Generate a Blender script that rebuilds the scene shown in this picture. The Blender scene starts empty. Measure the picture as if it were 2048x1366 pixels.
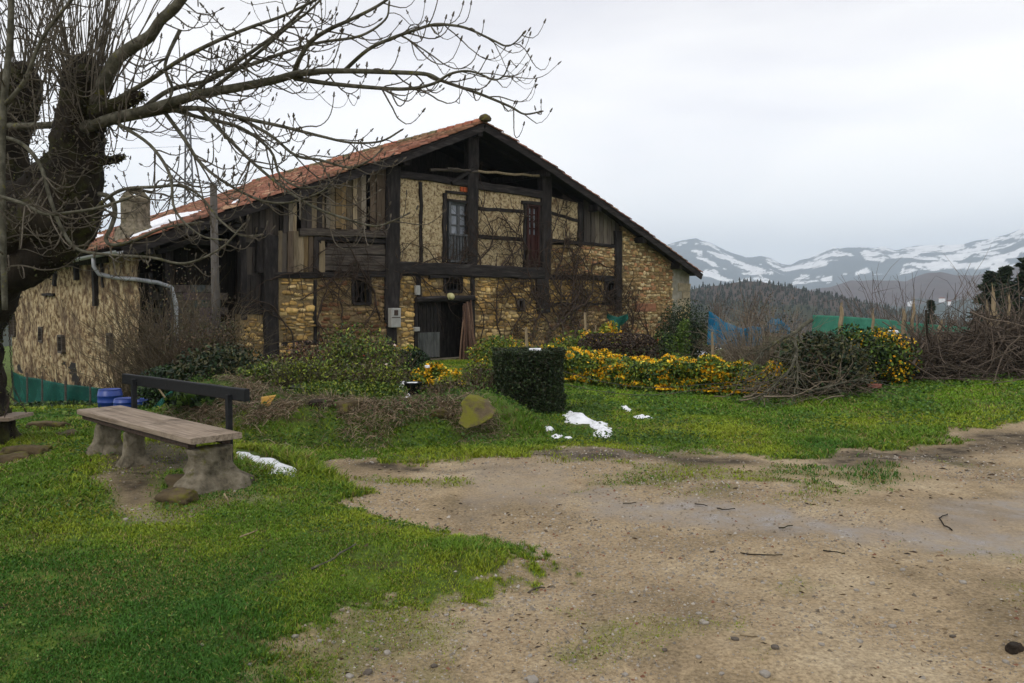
import bpy, math, random
import numpy as np
from mathutils import Vector, Matrix
random.seed(7); RNG = np.random.default_rng(11)
R = math.radians
scene = bpy.context.scene
COL = scene.collection

# ---------------------------------------------------------------- camera
EYE = 1.65; FPX = 1600.0; PITCH = math.atan(83/1600)
cd = bpy.data.cameras.new('camera'); cam = bpy.data.objects.new('camera', cd); COL.objects.link(cam)
cam.location = (0, 0, EYE); cam.rotation_euler = (R(90)-PITCH, 0, 0)
cd.sensor_width = 36; cd.lens = 36*FPX/2048; cd.clip_end = 20000; cd.clip_start = .05
scene.camera = cam

# ---------------------------------------------------------------- sky and light
SUN_EL, SUN_AZ = R(48), R(215)
w = bpy.data.worlds.new('World'); scene.world = w; w.use_nodes = True
nt = w.node_tree; nt.nodes.clear(); N = nt.nodes.new; L = nt.links.new
out = N('ShaderNodeOutputWorld'); sky = N('ShaderNodeTexSky'); sky.sky_type = 'NISHITA'; sky.sun_disc = False
sky.sun_elevation = SUN_EL; sky.sun_rotation = SUN_AZ; sky.altitude = 300
b1 = N('ShaderNodeBackground'); b1.inputs[1].default_value = .1; L(sky.outputs[0], b1.inputs[0])
tc = N('ShaderNodeTexCoord'); mp = N('ShaderNodeMapping'); mp.inputs['Scale'].default_value = (1.2, 1.2, 4.2); mp.inputs['Rotation'].default_value = (R(4), R(-5), 0)
L(tc.outputs['Generated'], mp.inputs[0])
nz = N('ShaderNodeTexNoise'); nz.inputs['Scale'].default_value = 1.5; nz.inputs['Detail'].default_value = 5; nz.inputs['Roughness'].default_value = .45
nz.inputs['Distortion'].default_value = .3
L(mp.outputs[0], nz.inputs[0])
cr = N('ShaderNodeValToRGB'); cr.color_ramp.elements[0].position = .38; cr.color_ramp.elements[1].position = .6
cr.color_ramp.elements[0].color = (.84, .82, .86, 1); cr.color_ramp.elements[1].color = (1.07, 1.04, 1.02, 1)
L(nz.outputs[0], cr.inputs[0])
b2 = N('ShaderNodeBackground'); b2.inputs[1].default_value = 1.0; sx = N('ShaderNodeSeparateXYZ'); L(tc.outputs['Generated'], sx.inputs[0])
hr = N('ShaderNodeMapRange'); hr.inputs[1].default_value = 0; hr.inputs[2].default_value = .38; hr.inputs[3].default_value = 1.62; hr.inputs[4].default_value = .95; L(sx.outputs[2], hr.inputs[0])
L(hr.outputs[0], b2.inputs[1]); L(cr.outputs[0], b2.inputs[0])
mx = N('ShaderNodeMixShader'); mx.inputs[0].default_value = .93
L(b1.outputs[0], mx.inputs[1]); L(b2.outputs[0], mx.inputs[2]); L(mx.outputs[0], out.inputs[0])
sd = bpy.data.lights.new('sun', 'SUN'); sd.energy = 1.0; sd.angle = R(14); sd.color = (1, .95, .88)
so = bpy.data.objects.new('sun', sd); COL.objects.link(so)
sdir = Vector((math.sin(SUN_AZ)*math.cos(SUN_EL), math.cos(SUN_AZ)*math.cos(SUN_EL), math.sin(SUN_EL)))
so.rotation_euler = sdir.to_track_quat('Z', 'Y').to_euler()
scene.view_settings.view_transform = 'Standard'; scene.view_settings.look = 'None'
scene.view_settings.exposure = 0.22; scene.view_settings.gamma = 1
scene.cycles.max_bounces = 5; scene.cycles.diffuse_bounces = 3; scene.cycles.volume_bounces = 5

# ---------------------------------------------------------------- pixel helpers (photo pixels 2048 x 1366)
def ray(px, py):
    a = (px-1024)/FPX; b = -(py-683)/FPX
    return Vector((a, math.cos(PITCH)+b*math.sin(PITCH), -math.sin(PITCH)+b*math.cos(PITCH)))
def at(px, py, Y):
    d = ray(px, py); return Vector((0, 0, EYE))+d*(Y/d.y)
def onz(px, py, z=0.0):
    d = ray(px, py); return Vector((0, 0, EYE))+d*((z-EYE)/d.z)
def topx(P):   # world array -> pixels
    x, y, z = P[:, 0], P[:, 1], P[:, 2]-EYE
    f = y*math.cos(PITCH)-z*math.sin(PITCH); u = y*math.sin(PITCH)+z*math.cos(PITCH)
    return 1024+FPX*x/f, 683-FPX*u/f

# ---------------------------------------------------------------- noise
def _h(ix, iy, iz, s):
    n = (ix*374761393+iy*668265263+iz*2147483647+s*1274126177) & 0xffffffff
    n = ((n ^ (n >> 13))*1274126177) & 0xffffffff
    n = ((n ^ (n >> 16))*2246822519) & 0xffffffff
    return ((n ^ (n >> 15)) & 0xffffff)/float(0xffffff)
def vn(P, sc, seed=0):
    P = np.asarray(P, float)*sc; I = np.floor(P).astype(np.int64); F = P-I; F = F*F*(3-2*F); r = 0
    for dx in (0, 1):
        for dy in (0, 1):
            for dz in (0, 1):
                wt = (F[:, 0] if dx else 1-F[:, 0])*(F[:, 1] if dy else 1-F[:, 1])*(F[:, 2] if dz else 1-F[:, 2])
                r = r+wt*_h(I[:, 0]+dx, I[:, 1]+dy, I[:, 2]+dz, seed)
    return r
def fbm(P, sc, seed=0, o=4):
    t = 0; a = .5; s = 0
    for k in range(o):
        t = t+a*vn(P, sc*2**k, seed+k*17); s += a; a *= .5
    return t/s
def sst(a, b, x):
    t = np.clip((x-a)/(b-a), 0, 1); return t*t*(3-2*t)
def xy3(x, y): return np.stack([x, y, 0*x], 1)

# ---------------------------------------------------------------- materials
def nmat(name, cols, scale=5, rough=.85, bump=.3, bdist=.02, stretch=(1, 1, 1), detail=6, attr=False, pos=None, spec=.25, coords='Object', dist=0.0, second=None, seed=0.0):
    """noise -> colour ramp; with attr the mesh colour attribute multiplies it"""
    m = bpy.data.materials.new(name); m.use_nodes = True; nt = m.node_tree; N = nt.nodes.new; L = nt.links.new
    bs = nt.nodes['Principled BSDF']; bs.inputs['Roughness'].default_value = rough; bs.inputs['Specular IOR Level'].default_value = spec
    tc = N('ShaderNodeTexCoord'); mp = N('ShaderNodeMapping'); mp.inputs['Scale'].default_value = stretch; mp.inputs['Location'].default_value = (seed, seed*.7, 0); L(tc.outputs[coords], mp.inputs[0])
    nz = N('ShaderNodeTexNoise'); nz.inputs['Scale'].default_value = scale; nz.inputs['Detail'].default_value = detail; nz.inputs['Roughness'].default_value = .65; nz.inputs['Distortion'].default_value = dist
    L(mp.outputs[0], nz.inputs[0])
    cr = N('ShaderNodeValToRGB'); e = cr.color_ramp.elements; k = len(cols)
    pos = pos or [.3+.4*i/(k-1) for i in range(k)] if k > 1 else [.5]
    while len(e) < k: e.new(.5)
    for i in range(k): e[i].position = pos[i]; e[i].color = (*cols[i], 1)
    L(nz.outputs[0], cr.inputs[0]); c = cr.outputs[0]
    if second:   # (colour, scale, lo, hi, stretch)
        mp2 = N('ShaderNodeMapping'); mp2.inputs['Scale'].default_value = second[4]; mp2.inputs['Location'].default_value = (3.3, 7.1, 2.2); L(tc.outputs[coords], mp2.inputs[0])
        n2 = N('ShaderNodeTexNoise'); n2.inputs['Scale'].default_value = second[1]; n2.inputs['Detail'].default_value = 5; n2.inputs['Roughness'].default_value = .7; L(mp2.outputs[0], n2.inputs[0])
        mr = N('ShaderNodeMapRange'); mr.inputs[1].default_value = second[2]; mr.inputs[2].default_value = second[3]; L(n2.outputs[0], mr.inputs[0])
        mm = N('ShaderNodeMix'); mm.data_type = 'RGBA'; L(mr.outputs[0], mm.inputs[0]); L(c, mm.inputs[6]); mm.inputs[7].default_value = (*second[0], 1); c = mm.outputs[2]
    if attr:
        at_ = N('ShaderNodeAttribute'); at_.attribute_name = 'Col'
        mm = N('ShaderNodeMix'); mm.data_type = 'RGBA'; mm.blend_type = 'MULTIPLY'; mm.inputs[0].default_value = 1
        L(c, mm.inputs[6]); L(at_.outputs[0], mm.inputs[7]); c = mm.outputs[2]
    L(c, bs.inputs['Base Color'])
    if bump:
        bp = N('ShaderNodeBump'); bp.inputs['Strength'].default_value = bump; bp.inputs['Distance'].default_value = bdist
        L(nz.outputs[0], bp.inputs['Height']); L(bp.outputs[0], bs.inputs['Normal'])
    return m
W1 = (1, 1, 1)
M = {}
def cm(name, tint=W1, rough=.7, var=.25, scale=8, spec=.2, bump=0):
    lo = tuple(t*(1-var) for t in tint); hi = tuple(t*(1+var) for t in tint)
    M[name] = nmat(name, [lo, hi], scale, rough, bump, attr=True, spec=spec); return M[name]
cm('foliage', rough=.55, var=.15, spec=.3); cm('grass', rough=.6, var=.12, scale=3, spec=.25)
cm('stone_attr', rough=.9, var=.35, scale=9, spec=.15, bump=.5); cm('twig_attr', rough=.85, var=.25, scale=20, spec=.15)
cm('tile_attr', rough=.85, var=.3, scale=5, spec=.2, bump=.3); cm('flower', rough=.5, var=.05)
M['timber'] = nmat('timber', [(.010, .008, .0075), (.028, .023, .021), (.075, .066, .06)], 3, .85, .6, .03, (3, 3, .7), pos=[.35, .55, .78])
M['timber_h'] = nmat('timber_h', [(.010, .008, .0075), (.028, .023, .021), (.085, .076, .068)], 3, .85, .6, .03, (.6, 3, 4), pos=[.35, .55, .78])
M['board'] = nmat('board', [(.55, .5, .45), (1, 1, 1), (1.25, 1.2, 1.1)], 3, .85, .6, .02, (7, 7, .6), attr=True)
M['plank_grey'] = nmat('plank_grey', [(.03, .024, .02), (.085, .068, .055), (.15, .125, .1)], 2.5, .85, .6, .03, (.8, 4, 9))
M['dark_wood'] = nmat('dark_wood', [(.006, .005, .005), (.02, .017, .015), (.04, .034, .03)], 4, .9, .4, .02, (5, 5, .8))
M['plaster'] = nmat('plaster', [(.14, .085, .045), (.46, .345, .185), (.68, .555, .345)], 11, .92, 1.0, .08, pos=[.37, .45, .62], second=((.16, .09, .04), 4.0, .53, .68, (1, 1, .8)))
M['mortar'] = nmat('mortar', [(.11, .075, .035), (.38, .275, .14)], 8, .95, .6, .03)
M['whitewash'] = nmat('whitewash', [(.2, .17, .12), (.42, .39, .33)], 3, .9, .6, .03)
M['stain_wall'] = nmat('stain_wall', [(.07, .038, .02), (.2, .125, .06), (.40, .30, .165), (.56, .45, .28)], 6.5, .92, 1.0, .08, (1, .6, .75), detail=14, pos=[.36, .45, .52, .64], second=((.075, .04, .024), 1.5, .47, .66, (1, .9, .55)))
M['roof_under'] = nmat('roof_under', [(.008, .006, .005), (.022, .017, .014)], 4, .9, .3)
M['bark'] = nmat('bark', [(.005, .004, .003), (.02, .015, .01), (.045, .035, .022)], 5, .95, 1.0, .08, (1, 1, .35), detail=10, second=((.05, .052, .012), 2.6, .52, .68, (1, 1, 1)))
M['branch'] = nmat('branch', [(.032, .03, .02), (.085, .08, .056), (.16, .15, .115)], 12, .9, .5, .01, second=((.14, .13, .02), 9, .6, .68, (1, 1, 1)))
M['twig'] = nmat('twig', [(.05, .042, .03), (.14, .12, .09)], 15, .85, 0)
M['bench_wood'] = nmat('bench_wood', [(.15, .11, .08), (.30, .235, .175), (.42, .34, .265)], 1.6, .75, .5, .01, (1.2, 22, 22), detail=9, second=((.12, .09, .06), 3, .5, .7, (1, 1, 1)))
M['bench_dark'] = nmat('bench_dark', [(.006, .007, .008), (.016, .017, .019)], 20, .65, .3, .005, second=((.08, .08, .075), 30, .66, .72, (1, 1, 1)))
M['concrete'] = nmat('concrete', [(.05, .042, .028), (.17, .145, .10), (.29, .25, .185)], 8, .92, 1.0, .05, detail=9, second=((.12, .115, .018), 3.5, .57, .66, (1, 1, 1)))
M['concrete_pole'] = nmat('concrete_pole', [(.06, .052, .045), (.13, .118, .105)], 4, .9, .4, .01, (2, 2, .6))
M['moss_slab'] = nmat('moss_slab', [(.07, .055, .03), (.16, .12, .07)], 7, .95, .8, .03, second=((.15, .145, .02), 4, .43, .55, (1, 1, 1)))
M['snow'] = nmat('snow', [(.55, .56, .58), (.84, .86, .9), (.9, .91, .93)], 9, .6, .5, .01)
M['net_green'] = nmat('net_green', [(.002, .05, .04), (.01, .13, .095)], 6, .7, .5, .03, (1, 1, .4))
M['net_bright'] = nmat('net_bright', [(.03, .20, .13), (.08, .34, .22)], 4, .7, .4, .03)
M['net_blue'] = nmat('net_blue', [(.005, .10, .22), (.02, .24, .40)], 3, .7, .5, .04)
M['barrel'] = nmat('barrel', [(.006, .03, .19), (.012, .055, .30)], 5, .4, .1, spec=.5)
M['white_box'] = nmat('white_box', [(.3, .29, .26), (.42, .41, .38)], 4, .5, .1)
M['metal'] = nmat('metal', [(.22, .23, .24), (.36, .37, .38)], 6, .45, .15, spec=.5)
M['rust'] = nmat('rust', [(.03, .02, .016), (.09, .06, .045)], 30, .7, .4)
M['glass_pane'] = nmat('glass_pane', [(.20, .215, .24), (.36, .38, .42)], 4, .2, .05, spec=.5)
M['grey_paint'] = nmat('grey_paint', [(.055, .06, .065), (.16, .165, .17)], 6, .7, .4, .01, (4, 4, .8))
M['red_door'] = nmat('red_door', [(.022, .007, .006), (.06, .018, .014)], 6, .7, .3, .01, (4, 4, .8))
M['lamp'] = nmat('lamp', [(.5, .46, .2), (.62, .58, .3)], 6, .4, 0, spec=.5)
M['sheet_metal'] = nmat('sheet_metal', [(.03, .032, .03), (.15, .155, .145)], 3, .5, .3, .01, (2, 2, .6))
M['yellow_plastic'] = nmat('yellow_plastic', [(.5, .27, .04), (.62, .36, .07)], 8, .6, .1)
M['moss_stone'] = nmat('moss_stone', [(.05, .038, .02), (.13, .095, .05)], 7, .95, .8, .03, second=((.12, .115, .014), 6, .53, .64, (1, 1, 1)))
M['pale_wood'] = nmat('pale_wood', [(.16, .12, .07), (.36, .28, .17)], 6, .85, .3, .01, (3, 3, .7))
M['pebble'] = nmat('pebble', [(.6, .58, .55), (1, 1, 1)], 25, .85, .3, .01, attr=True)
M['pylon'] = nmat('pylon', [(.09, .095, .105), (.14, .145, .155)], 5, .7, 0)
M['dung'] = nmat('dung', [(.012, .009, .006), (.05, .036, .025)], 20, .95, 1, .03)

# ---------------------------------------------------------------- mesh building
def tag(o, label=None, cat=None, group=None, kind=None):
    if label: o['label'] = label
    if cat: o['category'] = cat
    if group: o['group'] = group
    if kind: o['kind'] = kind
    return o
def empty(name, loc=(0, 0, 0), rz=0, label=None, cat=None, group=None):
    o = bpy.data.objects.new(name, None); COL.objects.link(o); o.location = loc; o.rotation_euler = (0, 0, rz)
    o.empty_display_size = .2
    return tag(o, label, cat, group)
def link(name, me, mat, parent=None, smooth=False):
    o = bpy.data.objects.new(name, me); COL.objects.link(o)
    if mat is not None and not me.materials: me.materials.append(M[mat] if isinstance(mat, str) else mat)
    if smooth: me.polygons.foreach_set('use_smooth', np.ones(len(me.polygons), bool))
    if parent: o.parent = parent
    return o
def npmesh(name, V, F, C=None):
    """V (n,3), F (m,k) array of equal-size faces"""
    V = np.ascontiguousarray(V, np.float32); F = np.ascontiguousarray(F, np.int32); k = F.shape[1]
    me = bpy.data.meshes.new(name); me.vertices.add(len(V)); me.vertices.foreach_set('co', V.ravel())
    me.loops.add(F.size); me.loops.foreach_set('vertex_index', F.ravel())
    me.polygons.add(len(F)); me.polygons.foreach_set('loop_start', np.arange(0, F.size, k, dtype=np.int32))
    me.update(calc_edges=True)
    if C is not None:
        a = me.color_attributes.new('Col', 'FLOAT_COLOR', 'POINT'); c4 = np.ones((len(V), 4), np.float32); c4[:, :3] = C
        a.data.foreach_set('color', c4.ravel())
    return me
class MB:
    def __init__(s): s.v = []; s.f = []; s.c = []; s.col = (1, 1, 1)
    def add(s, vs, fs):
        b = len(s.v); s.v += [tuple(v) for v in vs]; s.f += [tuple(i+b for i in f) for f in fs]; s.c += [s.col]*len(vs)
    def box(s, c, size, mat3=None, jit=0):
        vs = []
        for x in (-.5, .5):
            for y in (-.5, .5):
                for z in (-.5, .5):
                    p = Vector((x*size[0], y*size[1], z*size[2]))
                    if jit: p += Vector([random.uniform(-jit, jit) for _ in range(3)])
                    if mat3: p = mat3 @ p
                    vs.append(p+Vector(c))
        s.add(vs, [(0, 1, 3, 2), (4, 6, 7, 5), (0, 4, 5, 1), (2, 3, 7, 6), (0, 2, 6, 4), (1, 5, 7, 3)])
    def tube(s, pts, rad, k=5, cap=True, sq=1.0, wob=0):
        pts = [Vector(p) for p in pts]; n = len(pts)
        if not hasattr(rad, '__len__'): rad = [rad]*n
        t0 = (pts[1]-pts[0]).normalized()
        a = t0.cross(Vector((.3, .2, 1)) if abs(t0.z) < .95 else Vector((1, 0, 0))).normalized()
        vs = []
        for i in range(n):
            t = (pts[min(i+1, n-1)]-pts[max(i-1, 0)])
            t = t.normalized() if t.length > 1e-9 else t0
            a = (a-t*a.dot(t)); a = a.normalized() if a.length > 1e-6 else t.orthogonal().normalized()
            b = t.cross(a)
            for j in range(k):
                th = 2*math.pi*j/k; r = rad[i]*(1+(random.uniform(-wob, wob) if wob else 0))
                vs.append(pts[i]+a*(math.cos(th)*r)+b*(math.sin(th)*r*sq))
        fs = [(i*k+j, i*k+(j+1) % k, (i+1)*k+(j+1) % k, (i+1)*k+j) for i in range(n-1) for j in range(k)]
        if cap: fs += [tuple(range(k-1, -1, -1)), tuple((n-1)*k+j for j in range(k))]
        s.add(vs, fs)
    def beam(s, p0, p1, w, d, n=None, wob=.0, seg=.35, up=None):
        """rectangular timber from p0 to p1, w across, d deep along 'up' axis"""
        p0 = Vector(p0); p1 = Vector(p1); t = (p1-p0); Ln = t.length; t.normalize(); up = Vector(up or (0, 1, 0))
        u = (up-t*up.dot(t)).normalized(); sd = t.cross(u)
        n = n or max(1, int(Ln/seg)); vs = []
        for i in range(n+1):
            c = p0+t*(Ln*i/n); off = sd*random.uniform(-wob, wob)+u*random.uniform(-wob, wob)*.5; ww = w*(1+random.uniform(-1, 1)*wob*1.5)
            ch = .18
            for (a, b) in ((-1+ch, -1), (1-ch, -1), (1, -1+ch), (1, 1-ch), (1-ch, 1), (-1+ch, 1), (-1, 1-ch), (-1, -1+ch)):
                vs.append(c+off+sd*(a*ww/2)+u*(b*d/2))
        fs = [(i*8+j, i*8+(j+1) % 8, (i+1)*8+(j+1) % 8, (i+1)*8+j) for i in range(n) for j in range(8)]
        fs += [tuple(range(7, -1, -1)), tuple(n*8+j for j in range(8))]
        s.add(vs, fs)
    def prism(s, poly, y0, y1):
        """poly: list of (x,z); extruded along local y"""
        k = len(poly); vs = [(x, y0, z) for x, z in poly]+[(x, y1, z) for x, z in poly]
        fs = [tuple(range(k)), tuple(range(2*k-1, k-1, -1))]+[(i, i+k, (i+1) % k+k, (i+1) % k) for i in range(k)]
        s.add(vs, fs)
    def lathe(s, prof, c, k=16, wob=0):
        vs = []
        for (r, z) in prof:
            for j in range(k):
                th = 2*math.pi*j/k; rr = r*(1+random.uniform(-wob, wob)); vs.append((c[0]+rr*math.cos(th), c[1]+rr*math.sin(th), c[2]+z))
        n = len(prof); fs = [(i*k+j, i*k+(j+1) % k, (i+1)*k+(j+1) % k, (i+1)*k+j) for i in range(n-1) for j in range(k)]
        fs += [tuple(range(k-1, -1, -1)), tuple((n-1)*k+j for j in range(k))]
        s.add(vs, fs)
    def build(s, name, mat, parent=None, smooth=False, offset=None):
        me = bpy.data.meshes.new(name)
        vs = s.v
        if offset is not None: vs = [(v[0]-offset[0], v[1]-offset[1], v[2]-offset[2]) for v in vs]
        me.from_pydata(vs, [], s.f)
        c = np.ones((len(vs), 4), np.float32); c[:, :3] = np.array(s.c)
        a = me.color_attributes.new('Col', 'FLOAT_COLOR', 'POINT'); a.data.foreach_set('color', c.ravel())
        return link(name, me, mat, parent, smooth)
def icorock(name, mat, loc, size, rz=0, seed=0, parent=None, sub=3, amp=.35, flat=.6):
    import bmesh
    bm = bmesh.new(); bmesh.ops.create_icosphere(bm, subdivisions=sub, radius=1)
    P = np.array([v.co[:] for v in bm.verts]); n = fbm(P+seed*3.1, 1.2, seed, 4)[:, None]-.5
    P = np.clip(P, -flat-.2, flat+.1)*(1+amp*2*n)
    for v, p in zip(bm.verts, P): v.co = Vector(p*np.array(size))
    me = bpy.data.meshes.new(name); bm.to_mesh(me); bm.free()
    a = me.color_attributes.new('Col', 'FLOAT_COLOR', 'POINT'); a.data.foreach_set('color', np.ones(len(me.vertices)*4, np.float32))
    o = link(name, me, mat, parent, True); o.location = loc; o.rotation_euler = (0, 0, rz); return o

# ---------------------------------------------------------------- ground shape
def poly_z0(pts): return np.array([onz(x, y)[:2] for x, y in pts])
def pip(P, x, y):
    ins = np.zeros(len(x), bool); n = len(P)
    for i in range(n):
        x1, y1 = P[i]; x2, y2 = P[(i+1) % n]
        c = ((y1 > y) != (y2 > y)) & (x < (x2-x1)*(y-y1)/(y2-y1+1e-12)+x1); ins ^= c
    return ins
def pdist(P, x, y, closed=True):
    d = np.full(len(x), 1e9); n = len(P)
    for i in range(n if closed else n-1):
        a = P[i]; b = P[(i+1) % n]; ab = b-a; t = np.clip(((x-a[0])*ab[0]+(y-a[1])*ab[1])/(ab@ab), 0, 1)
        d = np.minimum(d, np.hypot(x-a[0]-t*ab[0], y-a[1]-t*ab[1]))
    return d
def sdf(P, x, y): d = pdist(P, x, y); return np.where(pip(P, x, y), d, -d)
LAWN = poly_z0([(-900, 850), (-300, 862), (100, 872), (440, 880), (560, 905), (640, 935), (690, 985), (735, 1022), (850, 1052), (960, 1085), (1050, 1108), (1105, 1140), (1040, 1168), (930, 1190), (800, 1215), (700, 1255), (630, 1300), (570, 1366), (500, 1700), (-1800, 1700)])
FAR = poly_z0([(-1500, 900), (200, 893), (480, 900), (560, 915), (660, 920), (830, 922), (1000, 912), (1150, 905), (1300, 912), (1450, 905), (1560, 915), (1660, 908), (1800, 885), (1930, 865), (2060, 840), (2600, 820)]+[(2600, 760)])
FAR = np.vstack([FAR, [[60, 60], [-60, 60], [-60, 8.6]]])
STRIP = poly_z0([(670, 950), (850, 962), (1000, 972), (1120, 985), (1300, 960), (1560, 950), (1560, 935)])
STRIPM = poly_z0([(1180, 925), (1320, 950), (1560, 960), (1800, 930)])
WET = poly_z0([(1180, 985), (1300, 1022), (1480, 1045), (1700, 1072), (1860, 1085), (2080, 1100)])
MUD1 = poly_z0([(1000, 915), (1150, 912), (1300, 915), (1500, 925)]); MUD2 = poly_z0([(1700, 920), (1850, 905), (2060, 870)])
MUD3 = poly_z0([(760, 925), (900, 945), (1100, 935)])
BANK = np.array([[-4.1, 11.0], [-3.1, 10.1], [-2.0, 9.9], [-1.0, 9.9], [-.45, 10.2]])
def H(x, y):
    x = np.asarray(x, float); y = np.asarray(y, float); P = xy3(x, y)
    z = -.022*np.clip(y-12, 0, 14)
    dl = sdf(LAWN, x, y); z = z+.10*sst(-.25, .55, dl)*sst(2.5, 5, y)+.02*sst(-.1, .5, dl)
    z = z+.03*np.exp(-((x+3.4)**2+(y-7.3)**2)/2.6)
    db = pdist(BANK, x, y, False); z = z+.36*sst(1.0, .15, db)
    # the garden behind the bank, a little raised
    z = z+.2*sst(10.0, 11.0, y)*sst(-6, -4, x)*sst(.6, -.2, x)*sst(17, 13, y)
    z = z-.25*sst(-3.5, -8, x)*sst(9, 13, y)
    z = z+.38*sst(3.5, 9.5, x)*sst(8.5, 15, y)
    dw = pdist(WET, x, y, False); z = z-.02*sst(.5, .05, dw)
    z = z-.75*sst(-5.5, -9.5, x)*sst(14, 18.5, y)
    r = np.hypot(x, y)
    z = z+(fbm(P, 1.6, 3, 3)-.5)*.05*sst(20, 8, r)+(fbm(P, 9, 5, 3)-.5)*.016*sst(9, 4, r)+(fbm(P, .5, 8, 2)-.5)*.12*sst(1.5, 4, r)
    ye = 52-25*sst(9.3, 13.5, x)+0*x
    d = np.maximum(0, np.maximum(y-ye, np.maximum(x-40, np.maximum(-x-45, -y-30))))
    z = z-70*(1-np.exp(-d/170.))
    return z
def Hs(x, y): return float(H(np.array([x]), np.array([y]))[0])
SNOWZ = []   # (centre x, y, radius) of ground kept clear for snow, filled below
for _pts, _z in [([(478, 897), (500, 900), (530, 910), (548, 912), (582, 925), (590, 938), (560, 936), (550, 928), (520, 926), (498, 912), (478, 908)], .13), ([(1130, 832), (1150, 834), (1170, 841), (1188, 850), (1150, 852), (1132, 847), (1136, 840)], .03), ([(1180, 852), (1208, 851), (1214, 857), (1195, 858)], .03), ([(1190, 866), (1205, 863), (1224, 866), (1220, 874), (1205, 877), (1193, 873)], .03), ([(1096, 861), (1106, 861), (1104, 866), (1096, 866)], 0), ([(1106, 876), (1120, 874), (1118, 881), (1108, 881)], 0), ([(1130, 878), (1140, 877), (1138, 882)], 0), ([(1246, 808), (1258, 810), (1260, 818), (1250, 816)], 0), ([(1270, 830), (1296, 828), (1298, 833), (1276, 834)], 0)]:
    SNOWZ.append(np.array([onz(a, b, _z)[:2] for a, b in _pts]))
def snowfree(x, y, m=.03):
    k = np.ones(len(x), bool)
    for q in SNOWZ:
        w = (np.abs(x-q[:, 0].mean()) < 1.5) & (np.abs(y-q[:, 1].mean()) < 1.5)
        if w.any(): k[w] &= sdf(q, x[w], y[w]) < -m
    return k
def masks(x, y):
    P = xy3(x, y); n = fbm(P, 1.3, 21, 4)-.5; n2 = fbm(P, 6, 31, 3)-.5
    n3 = fbm(P, 22, 37, 2)-.5; dl = sdf(LAWN, x, y)+n*.8+n2*.5+n3*.35; df = sdf(FAR, x, y)+n*1.0+n2*.5+n3*.3
    g = np.maximum(sst(-.10, .10, dl), sst(-.08, .14, df))
    ds = pdist(STRIP, x, y, False)+n*.5; g = np.maximum(g, .42*sst(.3, .05, ds)*sst(.35,.55,fbm(P, 3.5, 98, 3)))
    ds = pdist(STRIPM, x, y, False)+n*1.2; g = np.maximum(g, .42*sst(1.0, .1, ds)*sst(.42,.6,fbm(P, 2.2, 99, 4)))
    bare = poly_z0([(190, 985), (240, 975), (310, 1010), (310, 1060), (240, 1055)]); g = g*(1-.85*sst(-.12, .15, sdf(bare, x, y)+n*.3))
    # thin moss film on gravel in the foreground
    near = sst(5.4, 4.3, y)*sst(.44, .6, fbm(P, .9, 77, 4)); g = np.maximum(g, .5*near)
    m = np.maximum(np.maximum(sst(.35, .05, pdist(MUD1, x, y, False)+n*.6), sst(.6, .1, pdist(MUD2, x, y, False)+n*.9)), sst(.22, .03, pdist(MUD3, x, y, False)+n*.5))
    wt = sst(.42, .08, pdist(WET, x, y, False)+n*.9+n2*.3)
    wt = np.maximum(wt, .8*sst(.5, .1, pdist(poly_z0([(1900, 1040), (2080, 1010)]), x, y, False)+n))
    wt = np.maximum(wt, .55*sst(.56, .7, fbm(P, .8, 55, 3))*sst(10, 7, y))
    bare2 = poly_z0([(190, 915), (330, 910), (440, 950), (330, 985), (300, 1030), (240, 1045), (210, 990)]); sb = sst(-.1, .2, sdf(bare2, x, y)+n*.4); g = g*(1-.6*sb); m = np.maximum(m, .95*sb)
    g = g*(1-.9*wt*(y > 5.2)); return g, m, wt

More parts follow.
